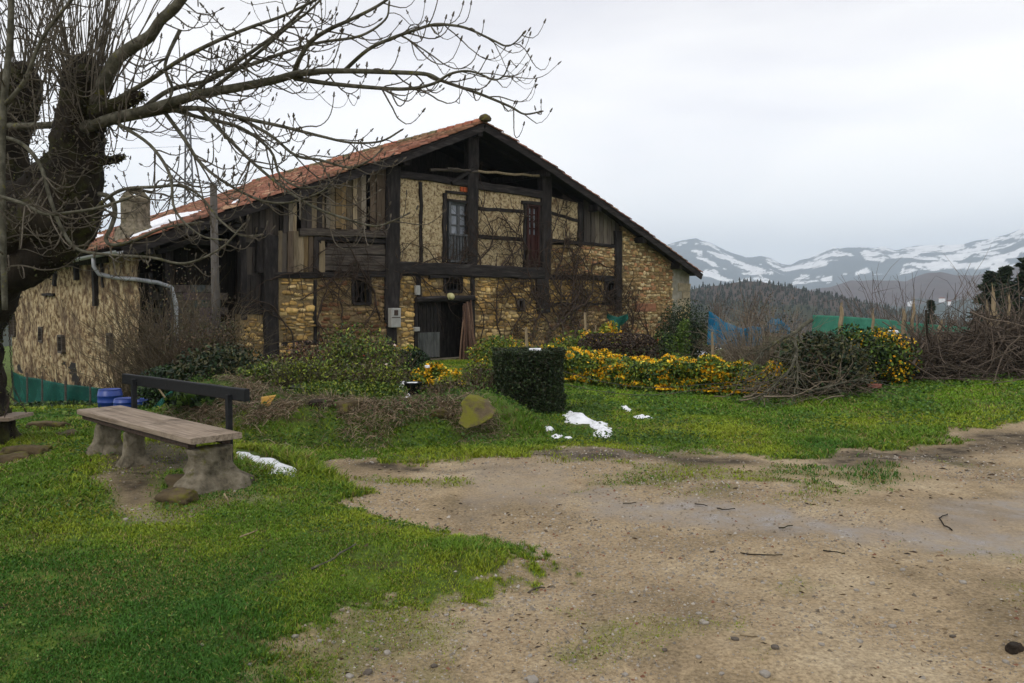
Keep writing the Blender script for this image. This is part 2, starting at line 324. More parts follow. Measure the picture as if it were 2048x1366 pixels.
# ---------------------------------------------------------------- the ground sheet
def make_ground():
    rr = np.concatenate([[0.0], np.geomspace(.6, 30, 430), np.geomspace(30.6, 9000, 110)])
    th = np.concatenate([np.linspace(-R(42), R(42), 560), np.linspace(R(43), R(317), 150)])
    T, Q = np.meshgrid(th, rr); x = (Q*np.sin(T)).ravel(); y = (Q*np.cos(T)).ravel()
    z = H(x, y); V = np.stack([x, y, z], 1); nr, n = Q.shape
    i, j = np.meshgrid(np.arange(nr-1), np.arange(n), indexing='ij'); j2 = (j+1) % n
    F = np.stack([i*n+j, i*n+j2, (i+1)*n+j2, (i+1)*n+j], -1).reshape(-1, 4)
    g, m, wt = masks(x, y)
    C = np.stack([g, m, wt], 1)
    me = npmesh('ground', V, F, C)
    mt = bpy.data.materials.new('ground'); mt.use_nodes = True; nt = mt.node_tree; Nn = nt.nodes.new; L = nt.links.new
    bs = nt.nodes['Principled BSDF']; bs.inputs['Specular IOR Level'].default_value = .3
    tc = Nn('ShaderNodeTexCoord'); A = Nn('ShaderNodeAttribute'); A.attribute_name = 'Col'; S = Nn('ShaderNodeSeparateColor'); L(A.outputs[0], S.inputs[0])
    def noise(sc, det=8, rough=.65, dist=0):
        q = Nn('ShaderNodeTexNoise'); q.inputs['Scale'].default_value = sc; q.inputs['Detail'].default_value = det; q.inputs['Roughness'].default_value = rough; q.inputs['Distortion'].default_value = dist; L(tc.outputs['Object'], q.inputs[0]); return q
    def ramp(src, cols, pos):
        c = Nn('ShaderNodeValToRGB'); e = c.color_ramp.elements
        while len(e) < len(cols): e.new(.5)
        for k in range(len(cols)): e[k].position = pos[k]; e[k].color = (*cols[k], 1)
        L(src, c.inputs[0]); return c.outputs[0]
    def mix(f, a, b, mode='MIX'):
        q = Nn('ShaderNodeMix'); q.data_type = 'RGBA'; q.blend_type = mode
        if isinstance(f, float): q.inputs[0].default_value = f
        else: L(f, q.inputs[0])
        L(a, q.inputs[6]) if not isinstance(a, tuple) else setattr(q.inputs[6], 'default_value', (*a, 1))
        L(b, q.inputs[7]) if not isinstance(b, tuple) else setattr(q.inputs[7], 'default_value', (*b, 1))
        return q.outputs[2]
    n1 = noise(.9); n2 = noise(45, 4, .7); n3 = noise(5)
    base = ramp(n1.outputs[0], [(.20, .15, .085), (.325, .245, .145), (.425, .34, .22)], [.35, .5, .66])
    fine = ramp(n2.outputs[0], [(.55, .52, .48), (1, 1, 1), (1.5, 1.5, 1.5)], [.36, .5, .66])
    c = mix(.75, base, fine, 'MULTIPLY')
    c = mix(ramp(n3.outputs[0], [(0, 0, 0), (.55, .55, .55)], [.54, .72]), c, (.15, .11, .068))
    vo = Nn('ShaderNodeTexVoronoi'); vo.inputs['Scale'].default_value = 38; L(tc.outputs['Object'], vo.inputs[0])
    peb = ramp(vo.outputs['Distance'], [(1, 1, 1), (0, 0, 0)], [.14, .24])
    vr = Nn('ShaderNodeMath'); vr.operation = 'MULTIPLY'; L(peb, vr.inputs[0]); L(ramp(vo.outputs['Color'], [(0, 0, 0), (.8, .8, .8)], [.5, .75]), vr.inputs[1])
    c = mix(vr.outputs[0], c, (.42, .38, .33))
    mud = ramp(n3.outputs[0], [(.012, .009, .005), (.045, .032, .018)], [.35, .65])
    soil = ramp(n3.outputs[0], [(.06, .06, .012), (.07, .115, .012), (.11, .17, .016)], [.36, .5, .62])
    c = mix(S.outputs[0], c, soil)
    md = Nn('ShaderNodeMath'); md.operation = 'MULTIPLY'; L(S.outputs[1], md.inputs[0]); L(ramp(n3.outputs[0], [(.62, .62, .62), (1, 1, 1)], [.45, .6]), md.inputs[1])
    c = mix(md.outputs[0], c, mud)
    wf = Nn('ShaderNodeMath'); wf.operation = 'MULTIPLY'; L(S.outputs[2], wf.inputs[0]); L(ramp(n3.outputs[0], [(.5, .5, .5), (1, 1, 1)], [.4, .6]), wf.inputs[1])
    c = mix(wf.outputs[0], c, (.19, .155, .12)); L(c, bs.inputs['Base Color'])
    rg = Nn('ShaderNodeMapRange'); rg.inputs[3].default_value = .92; rg.inputs[4].default_value = .24; L(wf.outputs[0], rg.inputs[0]); L(rg.outputs[0], bs.inputs['Roughness'])
    ad = Nn('ShaderNodeMath'); ad.operation = 'ADD'; L(n2.outputs[0], ad.inputs[0]); L(vr.outputs[0], ad.inputs[1])
    ad2 = Nn('ShaderNodeMath'); ad2.operation = 'MULTIPLY_ADD'; L(n3.outputs[0], ad2.inputs[0]); ad2.inputs[1].default_value = 1.5; L(ad.outputs[0], ad2.inputs[2])
    bp = Nn('ShaderNodeBump'); bp.inputs['Distance'].default_value = .02
    bsn = Nn('ShaderNodeMapRange'); bsn.inputs[3].default_value = .8; bsn.inputs[4].default_value = .06; L(wf.outputs[0], bsn.inputs[0]); L(bsn.outputs[0], bp.inputs['Strength'])
    L(ad2.outputs[0], bp.inputs['Height']); L(bp.outputs[0], bs.inputs['Normal'])
    o = link('ground', me, mt, None, True); tag(o, kind='structure'); return o
make_ground()

# ---------------------------------------------------------------- grass
def blades(P, h, wd, C, lean=.5):
    n = len(P); a = RNG.uniform(0, 2*np.pi, n); dx = np.cos(a)*wd; dy = np.sin(a)*wd
    b = RNG.uniform(0, 2*np.pi, n); l = RNG.uniform(.1, 1, n)*lean*h; lx = np.cos(b)*l; ly = np.sin(b)*l; z0 = np.zeros(n)
    V = np.stack([P+np.stack([-dx, -dy, z0-.01], 1), P+np.stack([dx, dy, z0-.01], 1),
                  P+np.stack([-dx*.8+lx*.35, -dy*.8+ly*.35, h*.6], 1), P+np.stack([dx*.8+lx*.35, dy*.8+ly*.35, h*.6], 1),
                  P+np.stack([lx, ly, h], 1)], 1).reshape(-1, 3)
    k = np.arange(n)[:, None]*5
    F = np.concatenate([k+np.array([[0, 1, 3]]), k+np.array([[0, 3, 2]]), k+np.array([[2, 3, 4]])], 0)
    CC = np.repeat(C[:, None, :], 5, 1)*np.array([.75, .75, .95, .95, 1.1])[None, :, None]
    return V, F, CC.reshape(-1, 3)
def polar_pts(n, r0, r1, a=R(41)):
    r = r0*(r1/r0)**RNG.random(n); t = RNG.uniform(-a, a, n); return r*np.sin(t), r*np.cos(t), r
def make_grass():
    x, y, r = polar_pts(1500000, 2.6, 27)
    g, m, wt = masks(x, y); P2 = xy3(x, y)
    f = fbm(P2, 1.1, 61, 4); f2 = fbm(P2, 4.5, 62, 3)
    keep = RNG.random(len(x)) < g**1.3*(.35+.65*sst(.35, .5, f2))*(1-.8*m)
    # nothing grows under the house
    q = (x+1.0)*.752+(y-27)*.659; s_ = -(x+1.0)*.659+(y-27)*.752; keep &= ~((s_ > .3) & (np.abs(q) < 13))
    # the dry rubble bank keeps only thin grass
    db = pdist(BANK, x, y, False); keep &= (db > .55) | (RNG.random(len(x)) < .25); keep &= snowfree(x, y)
    x, y, r, f, f2, g, db = [k[keep] for k in (x, y, r, f, f2, g, db)]; P2 = P2[keep]
    z = H(x, y); n = len(x)
    tall = sst(.5, .72, fbm(P2, .8, 71, 3)); hh = (.007+.014*RNG.random(n))*(1+1.3*tall)*np.clip(r/6, .8, 1.7)*(.5+.5*g)
    edge = sst(.5, .1, np.abs(sdf(LAWN, x, y)-.15))*sst(5, 6.5, y)*(x > -3.5); hh *= 1+1.1*edge
    wd = (.0016+.0012*RNG.random(n))*np.clip(r/3.5, .9, 5.5)
    ca = np.array([.105, .20, .012]); cb = np.array([.25, .31, .018]); cc = np.array([.05, .145, .014]); ce = np.array([.26, .21, .07])
    k1 = sst(.36, .62, f+RNG.normal(0, .09, n))[:, None]; C = ca*(1-k1)+cb*k1
    k2 = sst(.5, .66, fbm(P2, .55, 90, 3)+RNG.normal(0, .05, n))[:, None]; C = C*(1-k2)+cc*k2
    bright = (sst(10, 13, y)*sst(-1, 2, x))[:, None]; C = C*(1-.65*bright)+np.array([.15, .28, .012])*.65*bright
    k3 = (RNG.random(n) < .05+.16*sst(.5, .62, fbm(P2, 2.2, 95, 3))+.22*(g < .75))[:, None]; C = np.where(k3, ce, C); C *= RNG.uniform(.7, 1.25, n)[:, None]
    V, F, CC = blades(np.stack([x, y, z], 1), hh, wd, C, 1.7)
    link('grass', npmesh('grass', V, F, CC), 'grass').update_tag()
    tag(bpy.data.objects['grass'], 'short green grass and moss covering the lawns beside the gravel track', 'grass', kind='stuff')
    # clover and small weeds: little level leaves
    x, y, r = polar_pts(330000, 2.7, 20); P2 = xy3(x, y); g, m, wt = masks(x, y)
    f = fbm(P2, 1.7, 141, 4); keep = (RNG.random(len(x)) < .5*g*sst(.52, .7, f)*(1-m)) & snowfree(x, y); keep &= ~((g < .5) & (RNG.random(len(x)) < .7))
    x, y, r = x[keep], y[keep], r[keep]; n = len(x); z = H(x, y)+RNG.uniform(.006, .035, n)*np.clip(r/5, 1, 2)
    C = np.where(RNG.random(n)[:, None] < .5, np.array([.05, .125, .018]), np.array([.13, .20, .03]))*RNG.uniform(.6, 1.3, n)[:, None]
    V, F, CC = leaves(np.stack([x, y, z], 1), (.0026+.0028*RNG.random(n))*np.clip(r/3.5, 1, 4.5), C, flat=.35)
    tag(link('clover', npmesh('clover', V, F, CC), 'foliage'), 'low round-leaved clover and weeds scattered through the grass', 'ground cover', kind='stuff')
def leaves(P, s, C, flat=1.0, long=1.5, dirs=None):
    n = len(P); u = RNG.normal(0, 1, (n, 3)) if dirs is None else dirs+RNG.normal(0, .35, (n, 3)); u[:, 2] *= flat; u /= np.linalg.norm(u, axis=1)[:, None]+1e-9
    t = RNG.normal(0, 1, (n, 3)); t[:, 2] *= flat; v = np.cross(u, t if flat > .9 else np.cross(u, np.array([0, 0, 1.])+.4*t)); v = np.cross(u, v) if flat > .9 else v
    v /= np.linalg.norm(v, axis=1)[:, None]+1e-9; s = np.asarray(s)[:, None] if hasattr(s, '__len__') else np.full((n, 1), s)
    u = u*s*long; v = v*s*.75
    V = np.stack([P-u, P-u*.1+v, P+u, P-u*.1-v], 1).reshape(-1, 3); F = np.arange(4*n).reshape(-1, 4)
    return V, F, np.repeat(C, 4, 0)
make_grass()

# ---------------------------------------------------------------- gravel, stones, sticks
def make_gravel():
    x, y, r = polar_pts(110000, 2.8, 14, R(38)); g, m, wt = masks(x, y); P2 = xy3(x, y)
    cl = sst(.42, .64, fbm(P2, .9, 202, 3)); keep = (g < .85) & (RNG.random(len(x)) < (.1+.9*cl)*(1-g*.6)*(1-.7*wt)*sst(14, 6, y))
    x, y, r = x[keep], y[keep], r[keep]; n = len(x); z = H(x, y)
    s = .0032*RNG.lognormal(0, .6, n)*np.clip(r/3.6, 1, 2.2); s = np.clip(s, 0, .016)
    b = np.array([[1, 0, 0], [.3, .95, 0], [-.8, .6, 0], [-.8, -.6, 0], [.3, -.95, 0], [.2, .1, .75]]); a = RNG.uniform(0, 6.28, n)
    V = b[None]*(1+RNG.normal(0, .18, (n, 6, 3))); X = V[..., 0]*np.cos(a)[:, None]-V[..., 1]*np.sin(a)[:, None]*.75; Y = V[..., 0]*np.sin(a)[:, None]+V[..., 1]*np.cos(a)[:, None]*.75
    V = np.stack([X, Y, V[..., 2]], -1)*s[:, None, None]+np.stack([x, y, z], 1)[:, None]
    F = np.array([[0, 1, 5], [1, 2, 5], [2, 3, 5], [3, 4, 5], [4, 0, 5]])[None]+np.arange(n)[:, None, None]*6
    tone = RNG.random((n, 1)); C = np.array([.25, .2, .14])*(1-tone)+np.array([.5, .46, .4])*tone; C *= RNG.uniform(.5, 1.1, (n, 1)); k = RNG.random(n) < .06; C[k] = np.array([.22, .10, .06])
    tag(link('gravel', npmesh('gravel', V.reshape(-1, 3), F.reshape(-1, 3), np.repeat(C, 6, 0)), 'pebble'), 'fine pale gravel scattered over the dirt track', 'gravel', kind='stuff')
make_gravel()
def litter():
    x, y, r = polar_pts(3800, 2.9, 13, R(38)); g, m, wt = masks(x, y); k = (RNG.random(len(x)) < .25+.75*sst(.5, .66, fbm(xy3(x, y), .8, 401, 3))) & (wt < .3) & snowfree(x, y); x, y, r = x[k], y[k], r[k]; n = len(x)
    P = np.stack([x, y, H(x, y)+.004], 1); V, F, CC = leaves(P, .0042*RNG.uniform(.5, 1.6, n)*np.clip(r/3.5, 1, 2.5), pick_([(.08, .05, .03), (.13, .09, .055), (.2, .145, .085), (.05, .035, .025)], n), flat=.15, long=2.6)
    tag(link('leaf_litter', npmesh('leaf_litter', V, F, CC), 'foliage'), 'fine dark leaf and twig litter strewn over track and lawn', 'leaf litter', kind='stuff')
def pick_(pal, n): pal = np.array(pal); return pal[RNG.integers(0, len(pal), n)]*RNG.uniform(.7, 1.3, (n, 1))
litter()
STONES = [(1410, 1263, 12, 0), (1065, 1362, 24, 0), (1053, 1357, 10, 0), (775, 1307, 14, 0), (753, 1298, 9, 1), (640, 1291, 10, 0), (1148, 1325, 9, 0), (1170, 1288, 9, 0), (1060, 1315, 9, 0), (1642, 1303, 10, 0), (1640, 1280, 10, 0), (1550, 1310, 14, 1),
    (1525, 1293, 8, 0), (1785, 1260, 13, 0), (1720, 1293, 11, 0), (1397, 1239, 10, 0), (1530, 1358, 18, 0), (1443, 1354, 10, 0), (1397, 1325, 10, 0), (1805, 1155, 10, 0), (1712, 1193, 9, 0), (1745, 1182, 10, 0), (1925, 1182, 12, 0), (1880, 1168, 9, 0), (1860, 1135, 9, 0), (1330, 1310, 11, 1),
    (893, 1228, 8, 0), (970, 1276, 9, 0), (868, 1332, 12, 1), (252, 1068, 10, 0), (280, 1046, 8, 0), (405, 1312, 9, 0), (590, 1288, 12, 0), (700, 1358, 14, 0), (735, 1350, 16, 1), (500, 1345, 10, 0), (545, 1366, 10, 0), (1470, 1295, 12, 1), (2010, 1340, 12, 0), (1905, 1285, 10, 1), (1560, 1180, 8, 0), (1250, 1352, 11, 0)]
STL = {0: 'rounded pale stone standing alone on the right of the track', 1: 'largest pale flat stone at the bottom middle edge of the photo', 3: 'whitish stone among gravel below the lawn tongue', 11: 'dark angular stone in the lower right gravel, beside a pale one', 13: 'wide pale stone far right of the foreground gravel', 16: 'large flat pale stone cut by the bottom edge, right of the middle', 28: 'dark flat stone at the grass edge in the lower middle', 32: 'pale stone where gravel breaks through the lower left grass', 33: 'broad pale stone at the bottom left gravel edge', 34: 'big dark stone at the bottom edge below the lawn', 37: 'dark stone with a pale side right of the middle foreground', 38: 'pale stone close to the dung clod', 29: 'white stone on the lawn below the bare soil patch', 30: 'white stone at the lower end of the bare soil patch', 5: 'pale stone directly left of a slightly larger one, lower middle'}
for i, (px, py, s, dk) in enumerate(STONES):
    p = onz(px, py, 0); s3 = s/2/FPX*p.y*1.5
    q = icorock('stone', 'pebble', (p.x, p.y, Hs(p.x, p.y)+s3*.15), (s3, s3*.8, s3*.55), i*1.7, i, None, 2, .4)
    t = (.13, .11, .09) if dk else (.36, .33, .29)
    for a in q.data.color_attributes['Col'].data: a.color = (*t, 1)
    if i in STL: lab, gr = STL[i], None
    else:
        zone = 'among the grass at the left' if px < 560 else 'on the gravel at the lower middle' if px < 1100 else 'on the gravel right of the middle' if px < 1600 else 'on the track near the right edge'
        lab = ('grey shadowy stone ' if dk else 'small pale loose stone ')+zone; gr = lab.replace(' stone ', ' stones ')
    tag(q, lab, 'stone', gr)
def stick(pts, r, label, mat='twig', name='stick', sub=3, k=5, cat='stick'):
    P = []
    for (px, py, h) in pts:
        p = onz(px, py, h); P.append(Vector((p.x, p.y, Hs(p.x, p.y)+h)))
    Q = []
    for i in range(len(P)-1):
        for j in range(sub): Q.append(P[i].lerp(P[i+1], j/sub)+Vector([random.uniform(-r, r)*.8 for _ in range(3)]))
    Q.append(P[-1]); m = MB(); m.tube(Q, [r*(1-.4*i/len(Q)) for i in range(len(Q))], k)
    return tag(m.build(name, mat, None, True), label, cat)
stick([(625, 1170, .012), (660, 1150, .015), (690, 1132, .03), (712, 1118, .03)], .008, 'long grey fallen stick lying on the lawn', 'branch')
stick([(480, 1103, .01), (515, 1090, .015)], .007, 'short broken pale stick in the lawn below the bench', 'pale_wood')
stick([(448, 1010, .10), (455, 1022, .06), (459, 1034, .01)], .008, 'pale curved stick poking from grass by the mossy rock', 'pale_wood')
stick([(1905, 1066, .01), (1888, 1060, .012), (1878, 1050, .012), (1885, 1045, .01), (1895, 1040, .01)], .0055, 'dark hooked twig in the wet part of the track', 'bark')
stick([(1558, 1068, .01), (1585, 1060, .01)], .0055, 'straight dark twig lying across the shallow puddle', 'bark')
stick([(1435, 1020, .01), (1450, 1025, .01), (1470, 1023, .01)], .0055, 'dark curved bark piece at the puddle edge', 'bark')
stick([(1480, 1118, .01), (1520, 1121, .01), (1565, 1125, .01)], .0045, 'thin dark twig flat on the gravel near the puddle', 'bark')
stick([(1645, 1118, .01), (1690, 1124, .01)], .0045, 'short dark twig on gravel, right of another thin twig', 'bark')
stick([(1480, 1284, .006), (1515, 1288, .006)], .004, 'thin straw coloured stalk on the foreground gravel', 'pale_wood')
stick([(1055, 1180, .006), (1070, 1172, .01), (1090, 1171, .006)], .006, 'bent brown twig at the tip of the grass tongue', 'twig')
for k, (a, b, c, d, s) in enumerate([(1245, 1006, 1272, 1003, 'left'), (1390, 1012, 1415, 1016, 'middle')]):
    stick([(a, b, .01), (c, d, .01)], .0045, 'small dark twig above the puddle, '+('near the grass tongue' if k == 0 else 'beside the curved bark piece'), 'bark')
p = onz(2028, 1318); tag(icorock('dung_clod', 'dung', (p.x, p.y, Hs(p.x, p.y)+.015), (.052, .032, .028), .4, 91, None, 3, .6), 'dark brown clod of dung on the track at the right edge', 'dung')

# ================================================================ THE FARMHOUSE
APEX = at(970, 247, 26.7); uu = ray(2850, 600); uu = Vector((uu.x, uu.y, 0)).normalized(); vv = Vector((-uu.y, uu.x, 0)); OVER = .6; GZ = -.45
org = Vector((APEX.x, APEX.y, 0))+vv*OVER; HRZ = math.atan2(uu.y, uu.x)
house = empty('farmhouse', (org.x, org.y, GZ), HRZ, 'old timber framed stone farmhouse with ochre walls and red tiled roof', 'house')
Minv = Matrix.Rotation(-HRZ, 3, 'Z')
def loc_ray(px, py): return Minv @ (Vector((0, 0, EYE))-Vector((org.x, org.y, GZ))), Minv @ ray(px, py)
def FP(px, py, n=0.0):      # point of the plane n metres in front of the facade -> (x, z)
    o, d = loc_ray(px, py); t = (-n-o.y)/d.y; p = o+d*t; return p.x, p.z
XL = FP(277, 600)[0]; XR = FP(1378, 600)[0]; DEPTH = 17.0
def SP(px, py, n=0.0):      # point of the left side wall -> (y, z)
    o, d = loc_ray(px, py); t = (XL-n-o.x)/d.x; p = o+d*t; return p.y, p.z
VL = [FP(a, b-5, OVER) for a, b in [(968, 250), (862, 291), (789, 315), (698, 347), (607, 378), (540, 399), (445, 428), (345, 463), (243, 499)]]
VR = [FP(a, b, OVER) for a, b in [(968, 245), (1022, 275), (1079, 310), (1131, 348), (1191, 391), (1240, 423), (1290, 461), (1342, 500), (1406, 546)]]
ZR = VL[0][1]; EL = VL[-1]; ER = VR[-1]
_rx = np.array([p[0] for p in VL[::-1]]+[p[0] for p in VR[1:]]); _rz = np.array([p[1] for p in VL[::-1]]+[p[1] for p in VR[1:]])
_kl = np.polyfit(_rx[:9], _rz[:9], 3); _kr = np.polyfit(_rx[8:], _rz[8:], 2)
def roofz(x):
    x = np.asarray(x, float); zl = np.interp(x, _rx, _rz)
    a = np.polyval(_kl, x); b = np.polyval(_kr, x)
    return .5*zl+.5*np.where(x < _rx[8], a, b)
RZ = lambda x: float(roofz(x))

# ---- roof tiles: rows of half-round clay tiles
def tiles(side):
    V = []; F = []; C = []; b = 0
    x0 = 0.0; x1 = EL[0] if side < 0 else ER[0]; Ls = abs(x1-x0); rows = int(Ls/.36); cols = int((DEPTH+2*OVER)/.235)
    for r in range(rows):
        xa = x0+(x1-x0)*r/rows; xb = x0+(x1-x0)*(r+1.18)/rows
        if r == rows-1: xb = x1+(.08 if side > 0 else -.08)
        za = RZ(xa); zb = RZ(xb) if abs(xb) < Ls else RZ(x1)-.02
        for c in range(cols):
            yc = -OVER+.02+(c+.5)*.235; dw = random.uniform(.105, .128); jz = random.uniform(-.012, .015); jy = random.uniform(-.015, .015); jx = random.uniform(-.03, .03)
            t = random.random(); base = np.array([.19, .075, .045])*(1-t)+np.array([.32, .15, .098])*t
            if random.random() < .16: base = np.array([.12, .06, .04])
            if random.random() < .08: base = np.array([.42, .26, .16])
            pn = fbm(np.array([[xa, yc, 0]]), .5, 5, 3)[0]; base = base*(.65+.75*pn)
            if pn > .6: base = base*.6+np.array([.07, .06, .02])*.4
            for (xx, zz, h, s) in ((xa+jx, za+.015+jz, .085, .82), (xb+jx, zb+.05+jz, .085, 1.0)):
                for a in (0, 36, 72, 108, 144, 180):
                    V.append((xx, yc+jy+dw*s*math.cos(R(a)), zz+h*s*math.sin(R(a))-.01)); C.append(base)
            for (xx, zz) in ((xb+jx, zb+.035+jz),):
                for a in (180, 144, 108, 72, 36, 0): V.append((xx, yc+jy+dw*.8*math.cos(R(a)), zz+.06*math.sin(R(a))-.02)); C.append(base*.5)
            for k in range(5): F.append((b+k, b+k+1, b+k+7, b+k+6))
            for k in range(5): F.append((b+6+k, b+7+k, b+16-k, b+17-k))
            b += 18
    return npmesh('roof_tiles', V, np.array(F), np.array(C))
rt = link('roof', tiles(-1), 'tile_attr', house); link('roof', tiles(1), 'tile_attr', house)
rc = MB()
for c in range(36):
    yc = -OVER+(c+.5)*(DEPTH+1.2)/36; rc.col = random.choice([(.30, .10, .06), (.34, .14, .08), (.14, .12, .06), (.2, .13, .07)])
    vs = []
    for yy in (-.2, .2):
        for a in range(0, 181, 30): vs.append((.17*math.cos(R(a)), yc+yy, ZR+.03+.15*math.sin(R(a))+.02*(yy > 0)))
    rc.add(vs, [(k, k+1, k+8, k+7) for k in range(6)]+[tuple(range(7)), tuple(range(13, 6, -1))])
rc.build('ridge_tiles', 'tile_attr', rt)
rc = MB(); rc.lathe([(.02, -.1), (.19, -.06), (.22, .02), (.17, .1), (.06, .16)], (0, -OVER, ZR+.12), 8, .1); rc.build('ridge_cap_stone', 'moss_stone', rt)
# ---- deck under the tiles, barge boards, rafters and purlins
dk = MB()
xs = np.concatenate([np.linspace(EL[0], 0, 12), np.linspace(0, ER[0], 12)[1:]])
for a, b in zip(xs[:-1], xs[1:]):
    za, zb = RZ(a)-.03, RZ(b)-.03
    dk.add([(a, -OVER, za), (b, -OVER, zb), (b, -OVER, zb-.07), (a, -OVER, za-.07), (a, DEPTH+OVER, za), (b, DEPTH+OVER, zb), (b, DEPTH+OVER, zb-.07), (a, DEPTH+OVER, za-.07)],
           [(0, 1, 5, 4), (3, 7, 6, 2), (0, 3, 2, 1), (4, 5, 6, 7)])
dk.build('roof_deck', 'roof_under', house)
for xa, xb in ((EL[0]+.05, -.02), (.02, ER[0]-.05)):
    bb = MB(); n = 8
    for i in range(n):
        a = xa+(xb-xa)*i/n; b = xa+(xb-xa)*(i+1)/n; bb.beam((a, -OVER+.04, RZ(a)-.19), (b, -OVER+.04, RZ(b)-.19), .19, .07, 1, .006)
    bb.build('barge_board', 'timber_h', house)
for xp in (-10.6, -8.3, -5.8, -3.0, -.1, 3.0, 5.7, 8.4, 10.8):
    pb = MB(); pb.beam((xp, -OVER+.12, RZ(xp)-.3), (xp, DEPTH+.3, RZ(xp)-.3), .22, .24, 6, .015, up=(0, 0, 1)); pb.build('purlin', 'timber', house)
rf = MB()
for yr in (.35, 2.0, 4.0, 6, 8, 10):
    for xa, xb in ((EL[0]+.1, -.05), (.05, ER[0]-.1)):
        for i in range(5):
            a = xa+(xb-xa)*i/5; b = xa+(xb-xa)*(i+1)/5; rf.beam((a, yr, RZ(a)-.17), (b, yr, RZ(b)-.17), .14, .14, 1)
rf.build('rafters', 'roof_under', house)

# ---- timbers traced on the facade
def ptimber(px0, py0, px1, py1, wpx, d=.26, proud=.06, mat=None, name=None, wob=.02):
    a = FP(px0, py0, proud); b = FP(px1, py1, proud); vert = abs(py1-py0) > abs(px1-px0)
    mx, my = (px0+px1)/2, (py0+py1)/2
    if vert: w_ = abs(FP(mx+wpx/2, my, proud)[0]-FP(mx-wpx/2, my, proud)[0])
    else: w_ = abs(FP(mx, my+wpx/2, proud)[1]-FP(mx, my-wpx/2, proud)[1])
    m = MB(); m.beam((a[0], -proud+d/2, a[1]), (b[0], -proud+d/2, b[1]), w_, d, None, wob)
    return m.build(name or ('post' if vert else 'beam'), mat or ('timber' if vert else 'timber_h'), house)
for a in [(543, 470, 544, 735, 30, .3, .10), (789, 318, 786, 645, 28, .34, .14), (784, 645, 787, 720, 20, .3, .09), (949, 262, 946, 530, 21, .3, .13), (1095, 352, 1094, 556, 19, .3, .12), (1086, 556, 1090, 626, 24, .3, .12),
          (1239, 462, 1238, 622, 13, .3, .11), (843, 364, 843, 524, 6, .16, .05), (891, 386, 890, 524, 7, .2, .07), (1163, 404, 1162, 492, 9, .2, .075), (838, 548, 839, 606, 9, .2, .055),
          (1051, 406, 1051, 535, 5, .2, .05), (1081, 406, 1081, 540, 5, .2, .05), (947, 545, 947, 690, 8, .2, .05), (630, 560, 631, 690, 7, .2, .03), (833, 600, 834, 715, 7, .2, .07), (522, 455, 522, 545, 16, .2, .05),
          (1212, 560, 1212, 606, 4, .16, .05), (484, 440, 490, 640, 14, .25, .02)]:
    ptimber(*a)
for a in [(798, 347, 945, 367, 14, .28, .09), (945, 369, 1092, 390, 16, .28, .09), (795, 536, 945, 540, 25, .34, .15), (945, 541, 1090, 547, 24, .34, .15), (1095, 553, 1238, 557, 10, .26, .08), (1098, 608, 1240, 608, 7, .2, .04),
          (893, 384, 941, 388, 5, .2, .07), (893, 400, 941, 403, 5, .22, .08), (958, 417, 1048, 424, 7, .2, .04), (958, 473, 1048, 479, 8, .2, .04), (1101, 425, 1160, 443, 6, .2, .045), (1101, 481, 1238, 493, 7, .22, .06),
          (635, 477, 780, 482, 9, .3, .08), (548, 551, 780, 547, 12, .32, .09), (560, 690, 640, 682, 8, .2, .03), (1045, 405, 1090, 408, 7, .22, .08), (480, 625, 530, 626, 8, .2, .05), (860, 553, 950, 549, 7, .2, .12),
          (800, 548, 948, 551, 5, .2, .07), (1205, 560, 1236, 561, 7, .22, .1)]:
    ptimber(*a)
ptimber(600, 464, 781, 468, 15, .3, .13, 'plank_grey'); ptimber(638, 520, 778, 521, 21, .22, .06, 'plank_grey'); ptimber(638, 502, 778, 503, 14, .22, .05, 'plank_grey'); ptimber(655, 491, 770, 492, 9, .2, .02, 'plank_grey'); ptimber(638, 537, 780, 537, 10, .22, .07, 'plank_grey')
ptimber(905, 366, 955, 333, 7, .12, .2, 'timber_h', 'brace'); ptimber(640, 480, 641, 545, 7, .2, .07)
def flog(p0, p1, r, n, mat, name):
    a = FP(*p0, n); b = FP(*p1, n); m = MB(); P = [Vector((a[0]+(b[0]-a[0])*t, -n, a[1]+(b[1]-a[1])*t+random.uniform(-.02, .02))) for t in np.linspace(0, 1, 8)]; m.tube(P, r, 8, wob=.08); return m.build(name, mat, house)
flog((832, 599), (948, 596), .10, .13, 'timber_h', 'door_lintel'); flog((860, 340), (955, 343), .045, .12, 'plank_grey', 'loft_pole'); flog((955, 343), (1080, 352), .045, .12, 'pale_wood', 'loft_pole'); flog((895, 336), (940, 342), .04, .3, 'plank_grey', 'loft_pole')

